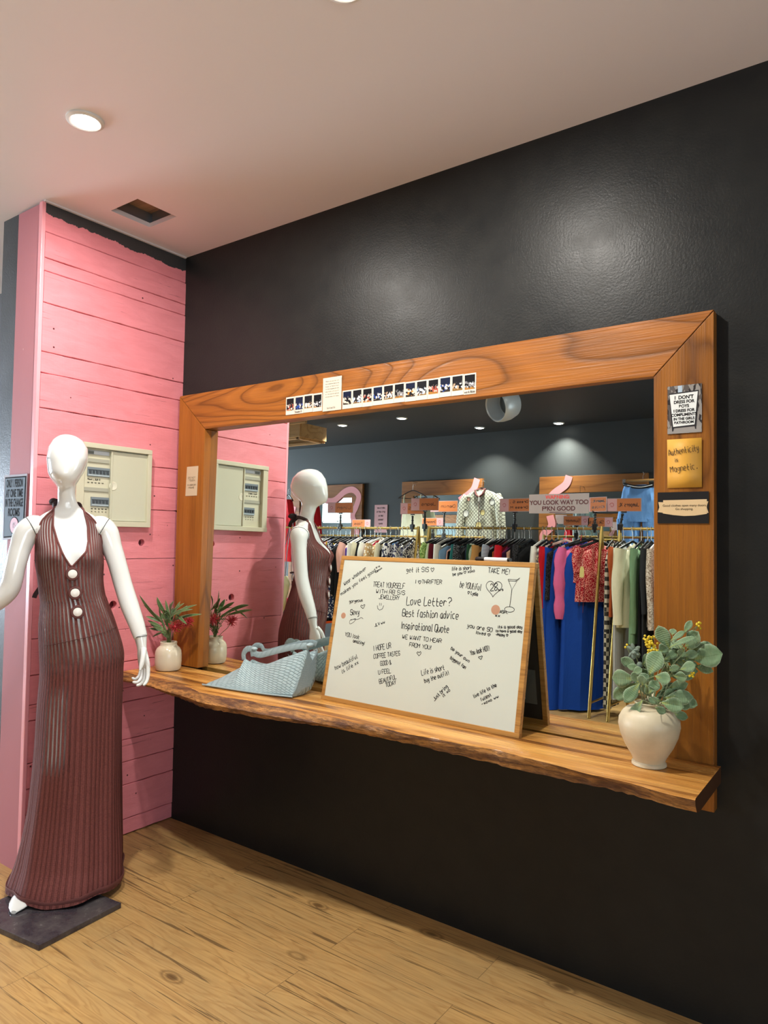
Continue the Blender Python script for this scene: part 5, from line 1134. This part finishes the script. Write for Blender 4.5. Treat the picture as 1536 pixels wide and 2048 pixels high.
Mr = [('white', 'blouse', .6, 0), ('lime lace', 'dress', .95, .2), ('pale green', 'shirt', .7, .4), ('teal', 'blouse', .5, 0), ('maroon', 'shirt', .6, .3), ('white', 'shirt', .7, .5, {'hanger': 'w'}), ('navy', 'dress', .9, 0), ('sky blue', 'blouse', .5, 0), ('black', 'dress', .9, 0), ('blush', 'blouse', .5, 0), ('black sequinned', 'dress', .9, 0), ('teal', 'shirt', .6, .3), ('black sequinned', 'jacket', .6, .4), ('black', 'blouse', .6, 0), ('navy', 'shirt', .6, .3),
 ('green striped', 'shirt', .66, .3, {'hanger': 'w'}), ('dark green', 'shirt', .7, .3), ('camel', 'jacket', .7, .5, {'sl_r': .05}), ('black', 'dress', .9, 0), ('raspberry', 'blouse', .5, 0, {'hanger': 'w'}), ('blue striped', 'shirt', .6, .3), ('black', 'blouse', .6, 0), ('rust', 'blouse', .5, 0), ('red', 'shirt', .7, .5, {'sl_r': .05}), ('magenta', 'blouse', .6, 0), ('plum', 'dress', .9, 0), ('nude', 'blouse', .5, 0), ('black', 'jacket', .66, .5), ('black lace', 'dress', .8, .2), ('black', 'shirt', .66, .4), ('black', 'dress', .9, 0)]
row(Mr, -.96, .13, RY, 1.540, 'middle rack', 'clothes on the middle gold rack')
G = 'clothes on the middle gold rack'
def one(kd, cat, key, x, L, label, sl=0, **a):
    USED.add(label); return garment(kd, cat, key, x, RY, 1.540, L, label, a.pop('group', G), sleeve=sl, seed=int(x*997), **a)
one('hanging_shirt', 'shirt', 'white', .215, .62, 'long-sleeved white shirt beside the whiteboard edge on the middle rack', .60, hanger='w', sl_r=.036, th=.02)
one('hanging_dress', 'dress', 'blue lace', .25, 1.30, 'long navy and cream patterned dress behind the white shirt', 0, th=.03)
one('hanging_shirt', 'shirt', 'red', .30, .60, 'plain red long-sleeved shirt between white shirt and royal blue dress', .52, sl_r=.045, th=.025)
one('hanging_blouse', 'blouse', 'black lace', .355, .5, 'short black lace top between red shirt and royal blue dress', 0)
one('hanging_dress', 'dress', 'royal blue', .43, 1.42, 'floor-length royal blue dress with long sleeves on the middle rack', .78, hanger='p', sl_r=.050, rot=.55, th=.055, hw=.22, flare=1.15)
one('hanging_blouse', 'blouse', 'pink', .545, .50, 'pink blouse with gathered puffed sleeves on the middle rack', .60, hanger='p', sl_r=.043, rot=.5, puff=True, th=.035, hw=.19)
one('hanging_skirt', 'skirt', 'peach', .60, .56, 'peach satin top hanging just below the red sequinned top', 0, rot=.75, hw=.15, th=.03, top=.10)
one('hanging_trousers', 'trousers', 'royal blue', .60, 1.42, 'wide royal blue trousers behind the pink blouse, right of the blue dress', 0, rot=.7, hw=.19, th=.05, flare=1.12, top=.10)
o = one('hanging_blouse', 'blouse', 'red sequinned', .660, .36, 'red sequinned tiered top with straps at the right end of the middle rack', 0, rot=1.05, hw=.20, th=.045, flare=1.25, straps=True, top=.10)
g = MB(); g.prism([(.645, 1.13), (.68, 1.13), (.683, 1.20), (.674, 1.22), (.654, 1.22), (.646, 1.20)], RY+.215, RY+.217); g.build('price_tag', mat('tag_yellow', '#cfc27a', .6), o, smooth=False)
g = MB(); g.tube([(.664, RY+.215, 1.215), (.662, RY+.20, 1.28)], .0012, 5); g.build('tag_string', mat('tag_string', '#d8d0c0', .6), o)
g = MB()
for k in range(2): g.tube(crom([(.65+k*.03, RY+.20, 1.10), (.645+k*.035, RY+.21, .98), (.64+k*.03, RY+.205, .90-.06*k)], 4), .002, 5)
g.build('drawstring', mat('cord_maroon', '#5a1a26', .7), o)
one('hanging_shirt', 'shirt', 'red sequinned', .715, .50, 'red sequinned shirt behind the slanting rack leg', .2, rot=.6)
G2 = 'clothes on the right gold rack'
for (kd, cat, key, x, L, lab, sl, a) in [
 ('hanging_dress', 'dress', 'grey check', .835, 1.35, 'long black and cream checked dress between the slanting legs', 0, dict(hw=.13, th=.03)),
 ('hanging_shirt', 'shirt', 'rust', .90, .6, 'rust shirt behind the left end of the right rack', .3, {}),
 ('hanging_dress', 'dress', 'light grey', .93, 1.25, 'pale grey long dress at the left end of the right rack', 0, dict(th=.03)),
 ('hanging_sweater', 'sweater', 'cream', 1.005, .68, 'cream sweater with a full loose sleeve on the right rack', .60, dict(sl_r=.066, th=.045, rot=.25)),
 ('hanging_sweater', 'sweater', 'sage green', 1.075, .80, 'ribbed sage green sweater on the right rack', .66, dict(sl_r=.042, th=.03)),
 ('hanging_dress', 'dress', 'black', 1.125, 1.1, 'black dress right of the green sweater on the right rack', 0, dict(straps=True)),
 ('hanging_coat', 'coat', 'charcoal', 1.155, .9, 'charcoal coat left of the beige patterned top', .5, {}),
 ('hanging_shirt', 'shirt', 'beige patterned', 1.205, .66, 'beige speckled top with long sleeves on the right rack', .62, dict(sl_r=.045, hanger='w', th=.03)),
 ('hanging_shirt', 'shirt', 'coral', 1.275, .60, 'coral shirt right of the beige speckled top', .4, dict(sl_r=.045)),
 ('hanging_dress', 'dress', 'black', 1.335, 1.1, 'black dress nearest the frame stile on the right rack', .3, {}),
 ('hanging_dress', 'dress', 'maroon', 1.40, 1.2, 'maroon dress at the far right of the reflected right rack', 0, {})]:
    one(kd, cat, key, x, L, lab, sl, group=G2, **a)
# back row
kk = ['charcoal', 'teal', 'white', 'black', 'dark denim', 'rust', 'ivory', 'maroon', 'navy', 'sage green', 'black', 'blush', 'brown', 'light grey']
row([(kk[i % 14], ['shirt', 'jacket', 'dress'][i % 3], .62+.1*(i % 4), .35 if i % 3 else 0) for i in range(20)], -3.5, -1.0, -4.62, 1.47, 'back left rack', 'back row clothes, left')
row([(kk[(i*5+3) % 14], ['jacket', 'dress', 'shirt'][i % 3], .70+.1*(i % 4), .35 if i % 3 != 1 else 0) for i in range(16)], -.1, 1.7, -4.62, 1.49, 'back right rack', 'back row clothes, right')

# sign holders clipped on the rails
m_or = mat('sign_orange', '#c4733c', .5); m_or2 = mat('sign_pink', '#cf9fa3', .5); m_lam = mat('sign_lam', '#b59fa0', .2); m_mk = mat('sign_logo', '#b0585c', .5)
def sign(x, y, zr, zs, w, h, text, label, yawr=0., pinkside=-1, arm=0., cat='sign', col=None):
    o = thing('sign_holder', label, cat, (x, y, zr), 'orange signs on the clothes racks'); R_ = Matrix.Rotation(yawr, 3, 'Z')
    g = MB(); g.box((x, y, zr+.004), (.040, .036, .050)); g.box((x, y+.004, zr-.03), (.022, .012, .03)); g.build('clamp', m_blk, o, bevel=.003, smooth=False)
    g = MB(); zz = zr+.03; k = 0
    while zz < zs-h/2-.015: g.sphere((x+arm*((zz-zr)/(zs-zr)), y, zz), (.011 if k % 2 else .014, .011, .013), 10, 7); zz += .019; k += 1
    g.box((x+arm, y, zs-h/2-.004), (.042, .014, .022)); g.build('ball_stem', m_blk, o)
    c0 = V((x+arm, y+.009, zs))
    def B(name, dx, dw, dy, m_, dh=h): 
        q = MB(); p = c0+R_ @ V((dx, dy, 0)); q.box(p, (dw, .0016, dh), R=R_); return q.build(name, m_, o, smooth=False)
    B('laminate', 0, w+.012, -.001, m_lam, h+.010); B('orange_card', -pinkside*w*.15, w*.70, .0008, m_or); B('pink_card', pinkside*w*.35, w*.30, .0008, m_or2)
    # real faces point towards +y; writing runs towards -x
    F_ = lambda u, v, hh: c0+R_ @ V((-u, .0020+hh, v))
    g = MB()
    ln = text.split('/'); 
    for i, tx in enumerate(ln):
        zz = (.5-(i+.5)/len(ln))*h*.9-.011*1.2/len(ln)
        a = pinkside*w*.15; L_ = w*.60*min(1, len(tx)/9+.35)
        write(g, tx, F_, a-L_/2, zz, a+L_/2, zz, .030/len(ln)**.6, .0042, jit=.2, seed=len(tx))
    g.build('sign_lettering', m_ink, o, smooth=False)
    g = MB(); ribbon(g, [(-pinkside*w*.35+.018*math.cos(q)*(1-.08*q), .016*math.sin(q)) for q in [i*.5 for i in range(13)]], F_, .005); g.build('logo_swirl', m_mk, o, smooth=False)
SY = RY+.006
sign(-2.16, SY, 1.545, 1.755, .325, .105, 'Linen', 'orange sign reading Linen, leftmost of the tall signs', -.12)
sign(-1.20, SY, 1.545, 1.735, .270, .105, 'Dress S', 'orange sign reading Dress S beside the pink poster', -.08, arm=0)
sign(-1.05+.0, SY, 1.550, 1.775, .30, .115, 'Jeans', 'orange sign reading Jeans in front of the white vest', -.10)
sign(-.06, SY, 1.550, 1.752, .300, .112, 'Dress S ./Dress M', 'two-line orange sign reading Dress S, Dress M, left of the frosted sticker', .04)
sign(.690, SY, 1.550, 1.745, .22, .115, 'Jumpers XL ./Knits', 'two-line orange sign reading Jumpers at the right end of the middle rack', .25)
sign(.905, SY, 1.550, 1.738, .27, .100, 'Jumpers XL', 'single-line orange sign reading Jumpers in front of the blue trousers', -.10, arm=.03)
sign(-1.55, -4.60, 1.48, 1.640, .28, .08, 'Dresses M', 'small low orange sign on the back row near the patterned jacket', .0, pinkside=1)
sign(-1.40, -4.60, 1.48, 1.815, .34, .115, 'Denim', 'tall orange sign reading Denim left of the patterned jacket', -.05)
sign(.16, -4.60, 1.50, 1.650, .26, .085, 'Summer', 'small low orange sign behind the tall clamp, back row', .0, pinkside=1)
sign(.40, -4.60, 1.50, 1.635, .24, .085, 'Skirts', 'small low orange sign rightmost in the back row', .0, pinkside=1)
sign(-2.60, -4.60, 1.48, 1.62, .28, .09, 'Tops', 'small low orange sign in the back row, left of the Linen sign', .0, pinkside=1)
# frames and clothes on the back wall
wf = wood('back_frame_timber', 0, ['#8f5a2a', '#6f4119', '#a06a34'], ring=8, across=6, rough=.5, bump=.2)
m_sq = mat('painted_pink', '#e79aa0', .5); WY = FARY+.001
def wallframe(xa, xb, zt, zb, label, squig, bw=.185):
    o = thing('wall_mirror', label, 'mirror', ((xa+xb)/2, FARY, zb), 'pink-painted framed mirrors on the back wall')
    MB().box(((xa+xb)/2, WY+.018, (zb+zt)/2), (xb-xa-.04, .012, zt-zb-.04)).build('glass', m_glass, o, smooth=False)
    for (cx, cz, w_, h_) in (((xa+xb)/2, zt-bw/2, xb-xa, bw), ((xa+xb)/2, zb+bw/2, xb-xa, bw), (xa+bw/2, (zb+zt)/2, bw, zt-zb-2*bw), (xb-bw/2, (zb+zt)/2, bw, zt-zb-2*bw)):
        MB().box((cx, WY+.02, cz), (w_, .04, h_)).build('frame_board', wf, o, smooth=False, bevel=.002)
    for s_ in squig:
        g = MB(); F_ = lambda u, v, h: V((u, WY+.042+h, v)); ribbon(g, [(p.x, p.y) for p in crom([(a, b, 0) for a, b in s_], 8)], F_, .085, th=.001); q = g.build('pink_squiggle', m_sq, o, fix=False, smooth=False)
        sm = q.modifiers.new('thickness', 'SOLIDIFY'); sm.thickness = .001
wallframe(-4.50, -3.14, 2.19, .45, 'timber framed wall mirror with pink squiggle, reflected beside the mannequin head', [[(-4.2, 2.10), (-4.0, 2.08), (-3.85, 1.99), (-3.65, 1.97), (-3.45, 2.09), (-3.30, 2.11), (-3.20, 2.02), (-3.24, 1.88), (-3.30, 1.76), (-3.24, 1.62), (-3.22, 1.50), (-3.30, 1.3)], [(-4.42, 1.9), (-4.46, 1.7), (-4.40, 1.5)]])
wallframe(-2.48, -1.29, 2.19, .45, 'timber framed wall mirror behind the white vest and patterned jacket', [[(-1.36, 2.19), (-1.42, 2.05), (-1.60, 1.93)], [(-2.20, 1.86), (-2.38, 1.84), (-2.43, 1.70), (-2.36, 1.55), (-2.42, 1.40)]])
wallframe(-.555, .650, 2.175, .45, 'timber framed wall mirror behind the frosted sticker and blue trousers', [[(-.20, 2.175), (-.24, 2.08), (-.38, 1.98), (-.48, 1.86)], [(-.42, 1.74), (-.40, 1.62), (-.50, 1.50), (-.42, 1.3)]])
o = thing('wall_mirror', 'timber framed mirror on the left part of the front wall, glimpsed in the far mirrors', 'mirror', (-3.2, -.25, 1.0))
for (cx, cz, w_, h_) in ((-3.2, 1.955, 4.4, .17), (-5.31, 1.32, .18, 1.1), (-1.09, 1.32, .18, 1.1), (-3.2, .69, 4.4, .17)): MB().box((cx, -.27, cz), (w_, .04, h_)).build('frame_board', w_h, o, smooth=False, bevel=.002)
MB().box((-3.2, -.256, 1.32), (4.1, .01, 1.2)).build('glass', m_glass, o, smooth=False)
# pink poster
p = thing('pink_poster', 'pale pink poster with centred lines of text on the back wall', 'poster', (-2.84, FARY, 1.5))
MB().box((-2.84, WY+.004, 1.715), (.215, .003, .37)).build('sheet', mat('poster_pink', '#dba9ae', .5), p, smooth=False)
g = MB()
for i, tx in enumerate(['what to wear', 'girls want to', 'look so', 'fabulous', 'always']):
    L_ = .011*len(tx); write(g, tx, lambda u, v, h: V((-2.84-u, WY+.0062+h, v)), -L_/2, 1.85-i*.052, L_/2, 1.85-i*.052, .022, .004, jit=.1, seed=i)
g.build('poster_text', mat('poster_print', '#5a3c42', .6), p, smooth=False)
# garments displayed facing the room on wall hooks
def hanger_flat(o, x, y, z, w=.40, m_=None, hook=.12):
    g = MB(); g.tube(crom([(x-w/2, y, z-.10), (x-w*.3, y, z-.055), (x, y, z-.01), (x+w*.3, y, z-.055), (x+w/2, y, z-.10)], 5), .007, 8); g.tube([(x-w/2, y, z-.10), (x, y, z-.112), (x+w/2, y, z-.10)], .005, 8); g.build('hanger', m_ or m_blk, o)
    g = MB(); g.tube([(x, y, z-.01), (x, y, z+.03)]+[(x+.02-.02*math.cos(q), y, z+.05+.02*math.sin(q)) for q in (-.3, .6, 1.5, 2.4, 3.2)], .0022, 6); g.build('hanger_hook', m_chrome, o)
    g = MB(); g.tube([(x, y, z+.07), (x, y, z+hook)], .0008, 4); g.tube([(x, y, z+hook), (x, y-.10, z+hook)], .003, 6); g.build('wall_hook', m_chrome, o)
def sheetgar(name, outline, y, th, m_, o, folds=.01, seed=0):
    """puffy closed garment from an outline symmetrical grid: outline rows (z, xl, xr)"""
    g = MB(); rg = []; n = 26; ph = seed
    rows = []
    for i in range(len(outline)-1):
        for k in range(4):
            t_ = k/4; rows.append([outline[i][q]*(1-t_)+outline[i+1][q]*t_ for q in range(3)])
    rows.append(list(outline[-1]))
    for z, xl, xr in rows:
        cx = (xl+xr)/2; a = (xr-xl)/2
        rg.append([V((cx+a*math.copysign(abs(math.cos(q))**.6, math.cos(q)), y+th*(1+.0)*math.sin(q)*1.0+folds*math.sin(5*math.cos(q)*2+ph+z*9)*abs(math.sin(q)), z)) for q in [j*2*PI/n for j in range(n)]])
    g.rings(rg, 0); return g.build(name, m_, o)
jy = -5.13
m_jk = mat('lattice_jacket_cloth', '#c9cdb8', .8); t = NT(m_jk); mpv = t.coord((26, 26, 26), rot=(0, PI/4, 0)); ck = t.n('ShaderNodeTexBrick', {'Color1': (1, 1, 1, 1), 'Color2': (1, 1, 1, 1), 'Mortar': (0, 0, 0, 1), 'Scale': 1., 'Mortar Size': .09, 'Brick Width': .8, 'Row Height': .8}, offset=0.); sw = t.n('ShaderNodeSeparateXYZ'); t.link(mpv, sw.inputs[0]); cb = t.n('ShaderNodeCombineXYZ'); t.link(sw.outputs[0], cb.inputs[0]); t.link(sw.outputs[2], cb.inputs[1]); t.link(cb.outputs[0], ck.inputs[0])
t.color(t.mix(ck.outputs['Fac'], '#cdd0bd', '#6c6a5e'))
o = thing('patterned_jacket', 'pale lattice-patterned bomber jacket with maroon collar hung before the back wall', 'jacket', (-1.225, jy, 1.4))
sheetgar('jacket_body', [(2.035, -1.30, -1.14), (2.01, -1.37, -1.07), (1.97, -1.44, -1.00), (1.88, -1.445, -.995), (1.6, -1.435, -1.00), (1.42, -1.43, -1.01), (1.38, -1.42, -1.02)], jy, .055, m_jk, o, .008)
for s_ in (-1, 1):
    g = MB(); cx = -1.222; g.tube(crom([(cx+s_*.19, jy, 1.965), (cx+s_*.235, jy+.01, 1.88), (cx+s_*.262, jy+.02, 1.72), (cx+s_*.275, jy+.02, 1.56), (cx+s_*.27, jy+.02, 1.42)], 5), interp([.06, .062, .055, .052, .045], 5), 14); g.build('sleeve', m_jk, o)
m_mar = mat('maroon_rib', '#5a2a28', .8)
g = MB(); g.tube(crom([(-1.285, jy+.05, 2.035), (-1.27, jy+.062, 1.99), (-1.235, jy+.066, 1.955)], 5), .011, 8); g.tube(crom([(-1.155, jy+.05, 2.035), (-1.17, jy+.062, 1.99), (-1.215, jy+.066, 1.955)], 5), .011, 8); g.tube([(-1.285, jy+.02, 2.04), (-1.22, jy-.01, 2.05), (-1.155, jy+.02, 2.04)], .011, 8); g.build('collar', m_mar, o)
g = MB(); g.prism([(-1.265, 2.02), (-1.175, 2.02), (-1.20, 1.96), (-1.21, 1.90), (-1.24, 1.90), (-1.235, 1.96)], jy+.058, jy+.061); g.build('inner_label', mat('lining_white', '#d5d6cc', .7), o, smooth=False)
g = MB(); g.tube([(-1.222, jy+.063, 1.90), (-1.225, jy+.063, 1.60), (-1.22, jy+.06, 1.42)], .003, 6); g.build('front_placket', m_mar, o)
for (x, z, r, cc) in ((-1.05, 1.89, .035, 'w'), (-1.395, 1.76, .038, 'w'), (-1.17, 1.77, .032, 'y'), (-1.22, 1.62, .04, 'y'), (-1.36, 1.93, .022, 'p')):
    g = MB(); R_ = Matrix.Rotation(-PI/2, 3, 'X'); g.lathe([(r, 0), (r, .002), (.001, .002)], (x, jy+.062, z), 18, R=R_); a_ = g.build('patch', {'w': mat('patch_white', '#dfe0d8', .7), 'y': mat('patch_yellow', '#d6c98a', .7), 'p': mat('patch_pink', '#e2a98f', .7)}[cc], o, smooth=False)
    g = MB(); g.tube([V((x+r*math.cos(q), jy+.065, z+r*1.2*math.sin(q))) for q in [i*2*PI/16 for i in range(16)]], .003, 5, closed=True); g.build('patch_outline', m_blk, a_)
hanger_flat(o, -1.222, jy, 2.075, .38, m_blk, .08)
o = thing('white_vest', 'ivory strappy vest on a dark hanger before the back wall', 'vest', (-2.215, jy, 1.5))
m_vst = cloth('cloth_vest', '#d8d9be')
sheetgar('vest_body', [(1.83, -2.36, -2.07), (1.80, -2.355, -2.075), (1.72, -2.37, -2.055), (1.55, -2.385, -2.04), (1.40, -2.40, -2.02), (1.36, -2.40, -2.02)], jy, .03, m_vst, o, .006, 2)
for s_ in (-1, 1):
    g = MB(); g.tube(crom([(-2.215+s_*.115, jy+.012, 1.82), (-2.215+s_*.118, jy+.014, 1.90), (-2.215+s_*.125, jy+.01, 1.97), (-2.215+s_*.125, jy-.005, 2.01)], 4), interp([.030, .014, .008, .007], 4), 8); g.build('shoulder_strap', m_vst, o)
hanger_flat(o, -2.215, jy, 2.07, .44, mat('hanger_brown', '#2c201d', .4), .10)
o = thing('blue_trousers', 'light blue drawstring trousers clipped on a hanger at the right of the reflection', 'trousers', (.62, jy, 1.1))
m_bt = cloth('cloth_lightblue', '#6f9fd8')
sheetgar('hip_panel', [(2.035, .455, .80), (2.0, .44, .815), (1.85, .41, .845), (1.72, .385, .87), (1.66, .375, .88)], jy, .05, m_bt, o, .010)
for xl, xr, q in ((.375, .620, 0), (.635, .88, 1)):
    sheetgar('trouser_leg', [(1.69, xl, xr), (1.4, xl+.02, xr-.02), (1.1, xl+.04, xr-.04), (.95, xl+.05, xr-.05)], jy, .045, m_bt, o, .010, q)
g = MB(); g.tube(crom([(.455, jy+.03, 2.05), (.55, jy+.05, 2.020), (.64, jy+.052, 2.012), (.72, jy+.05, 2.02), (.80, jy+.03, 2.05)], 5), [(.018, .008)]*21, 8, up=(0, 0, 1)); wb_ = g.build('waistband', m_blk, o)
g = MB(); g.tube(crom([(.50, jy+.048, 2.036), (.58, jy+.061, 2.016), (.66, jy+.062, 2.012), (.75, jy+.055, 2.03)], 5), .004, 6); g.build('white_cord', mat('cord_white', '#dedede', .6), wb_)
g = MB(); g.tube([(.44, jy, 2.085), (.84, jy, 2.085)], .013, 10); g.build('wooden_hanger', mat('hanger_wood', '#c08e52', .4), o)
g = MB(); g.box((.455, jy+.01, 2.078), (.03, .03, .045)); g.box((.80, jy+.01, 2.078), (.03, .03, .045)); g.tube([(.64, jy, 2.09), (.64, jy, 2.13), (.655, jy, 2.15), (.64, jy, 2.17), (.64, jy-.13, 2.17)], .0022, 6); g.build('hanger_clip', m_chrome, o)
# light curtain-like dress and red garment further left
o = thing('red_dress', 'bright red dress on a hanger, reflected left of the mannequin neck', 'dress', (-4.30, -5.0, 1.1)); m_rd = cloth('cloth_bright_red', '#d32430')
sheetgar('dress_body', [(1.98, -4.34, -4.24), (1.9, -4.38, -4.20), (1.7, -4.42, -4.15), (1.1, -4.5, -4.08)], -5.0, .05, m_rd, o); hanger_flat(o, -4.29, -5.0, 2.06, .2, m_blk, .06)
o = thing('grey_curtain', 'pale grey-blue striped hanging cloth behind the frosted sticker', 'hanging cloth', (-.03, -5.15, .9)); sheetgar('cloth_panel', [(1.93, -.10, .03), (1.5, -.11, .04), (.9, -.12, .05)], -5.15, .02, cloth('cloth_curtain', '#a9bcbc', '#8fa5a8', 30, pat='stripe'), o); g = MB(); g.tube([(-.12, -5.15, 1.935), (.05, -5.15, 1.935)], .006, 8); g.tube([(-.03, -5.15, 1.935), (-.03, -5.15, 2.05), (-.03, -5.27, 2.05)], .002, 6); g.build('hanger', m_blk, o)
# shelf crate of timber boards high on the left
m_cr = wood('crate_timber', 0, ['#b08a58', '#8f6a3e', '#c09a66'], ring=9, across=7, rough=.6, bump=.25)
o = thing('timber_crate_shelf', 'pale timber box shelf hung under the ceiling at the left of the reflection', 'shelf', (-2.9, -3.5, 2.5))
g = MB(); x0, x1, y0, y1 = -4.6, -2.60, -3.9, -3.48
g.box(((x0+x1)/2, y1, 2.62), (x1-x0, .02, .16)); g.box(((x0+x1)/2, y0, 2.62), (x1-x0, .02, .16)); g.box((x1, (y0+y1)/2, 2.62), (.02, y1-y0, .16)); g.box((x0, (y0+y1)/2, 2.62), (.02, y1-y0, .16)); g.build('side_boards', m_cr, o, smooth=False, bevel=.003)
g = MB(); g.box(((x0+x1)/2, y1-.02, 2.535), (x1-x0-.02, .04, .03)); g.box(((x0+x1)/2, y0+.02, 2.535), (x1-x0-.02, .04, .03)); g.box((x1-.05, (y0+y1)/2, 2.535), (.04, y1-y0, .03)); g.build('bottom_rails', m_cr, o, smooth=False, bevel=.003)
g = MB(); g.box(((x0+x1)/2+.10, y1+.02, 2.70), (x1-x0, .035, .03)); g.build('front_batten', m_cr, o, smooth=False, bevel=.003)
for x in (-4.4, -2.8): g = MB(); g.tube([(x, -3.7, 2.7), (x, -3.7, 2.749)], .004, 6); g.tube([(x, y0, 2.7), (x, y1, 2.7)], .004, 6); g.build('hanging_rod', m_chrome, o)
# things hanging at the near left rack end, seen past the mannequin's back
o = thing('cream_cloth_bag', 'crumpled cream cloth hanging behind the mannequin, reflected beside its arm', 'cloth', (-2.85, -3.55, .9)); g = MB()
sheetgar('cloth_panel', [(.98, -3.00, -2.82), (.9, -3.02, -2.78), (.78, -3.07, -2.80), (.65, -3.0, -2.84), (.56, -2.98, -2.90)], -3.55, .05, cloth('cloth_cream_bag', '#c9c6a2'), o, .02); g = MB(); g.tube(crom([(-2.98, -3.55, .98), (-2.93, -3.60, 1.25), (-2.90, -3.66, 1.535), (-2.87, -3.60, 1.25), (-2.84, -3.55, .98)], 5), .006, 6); g.build('strap', mat('strap_mauve', '#8a7480', .7), o)
o = thing('pink_fabric_skirt', 'hot pink skirt hanging low behind the mannequin, reflected above the handbag', 'skirt', (-2.9, -3.75, .4)); sheetgar('skirt_cloth', [(.72, -2.98, -2.84), (.5, -3.02, -2.80), (.12, -3.08, -2.74)], -3.75, .06, cloth('cloth_hot_pink', '#c43c68'), o, .012); g = MB(); g.tube([(-2.91, -3.75, .72), (-2.91, -3.72, 1.0), (-2.91, -3.70, 1.53)], .003, 6); g.build('hanger', m_blk, o)
o = thing('wooden_post', 'narrow brown timber post at the left edge of the reflected room', 'post', (-3.06, -3.7, 0)); MB().box((-3.06, -3.7, .80), (.06, .06, 1.598)).build('post', m_cr, o, smooth=False, bevel=.003)
rack_o = thing('clothes_rack', 'short gold rack behind the mannequin reflection', 'clothes rack', (-2.95, -3.7, 0), 'gold clothes racks')
MB().tube([(-3.03, -3.70, 1.537), (-2.68, -3.70, 1.537)], .0115, 12).build('hanging_rail', m_gold, rack_o)
for s_ in (-1, 1): MB().tube([(-2.70, -3.70, 1.55), (-2.70, -3.70+.24*s_, .002)], .0135, 12).build('leg', m_gold, rack_o)
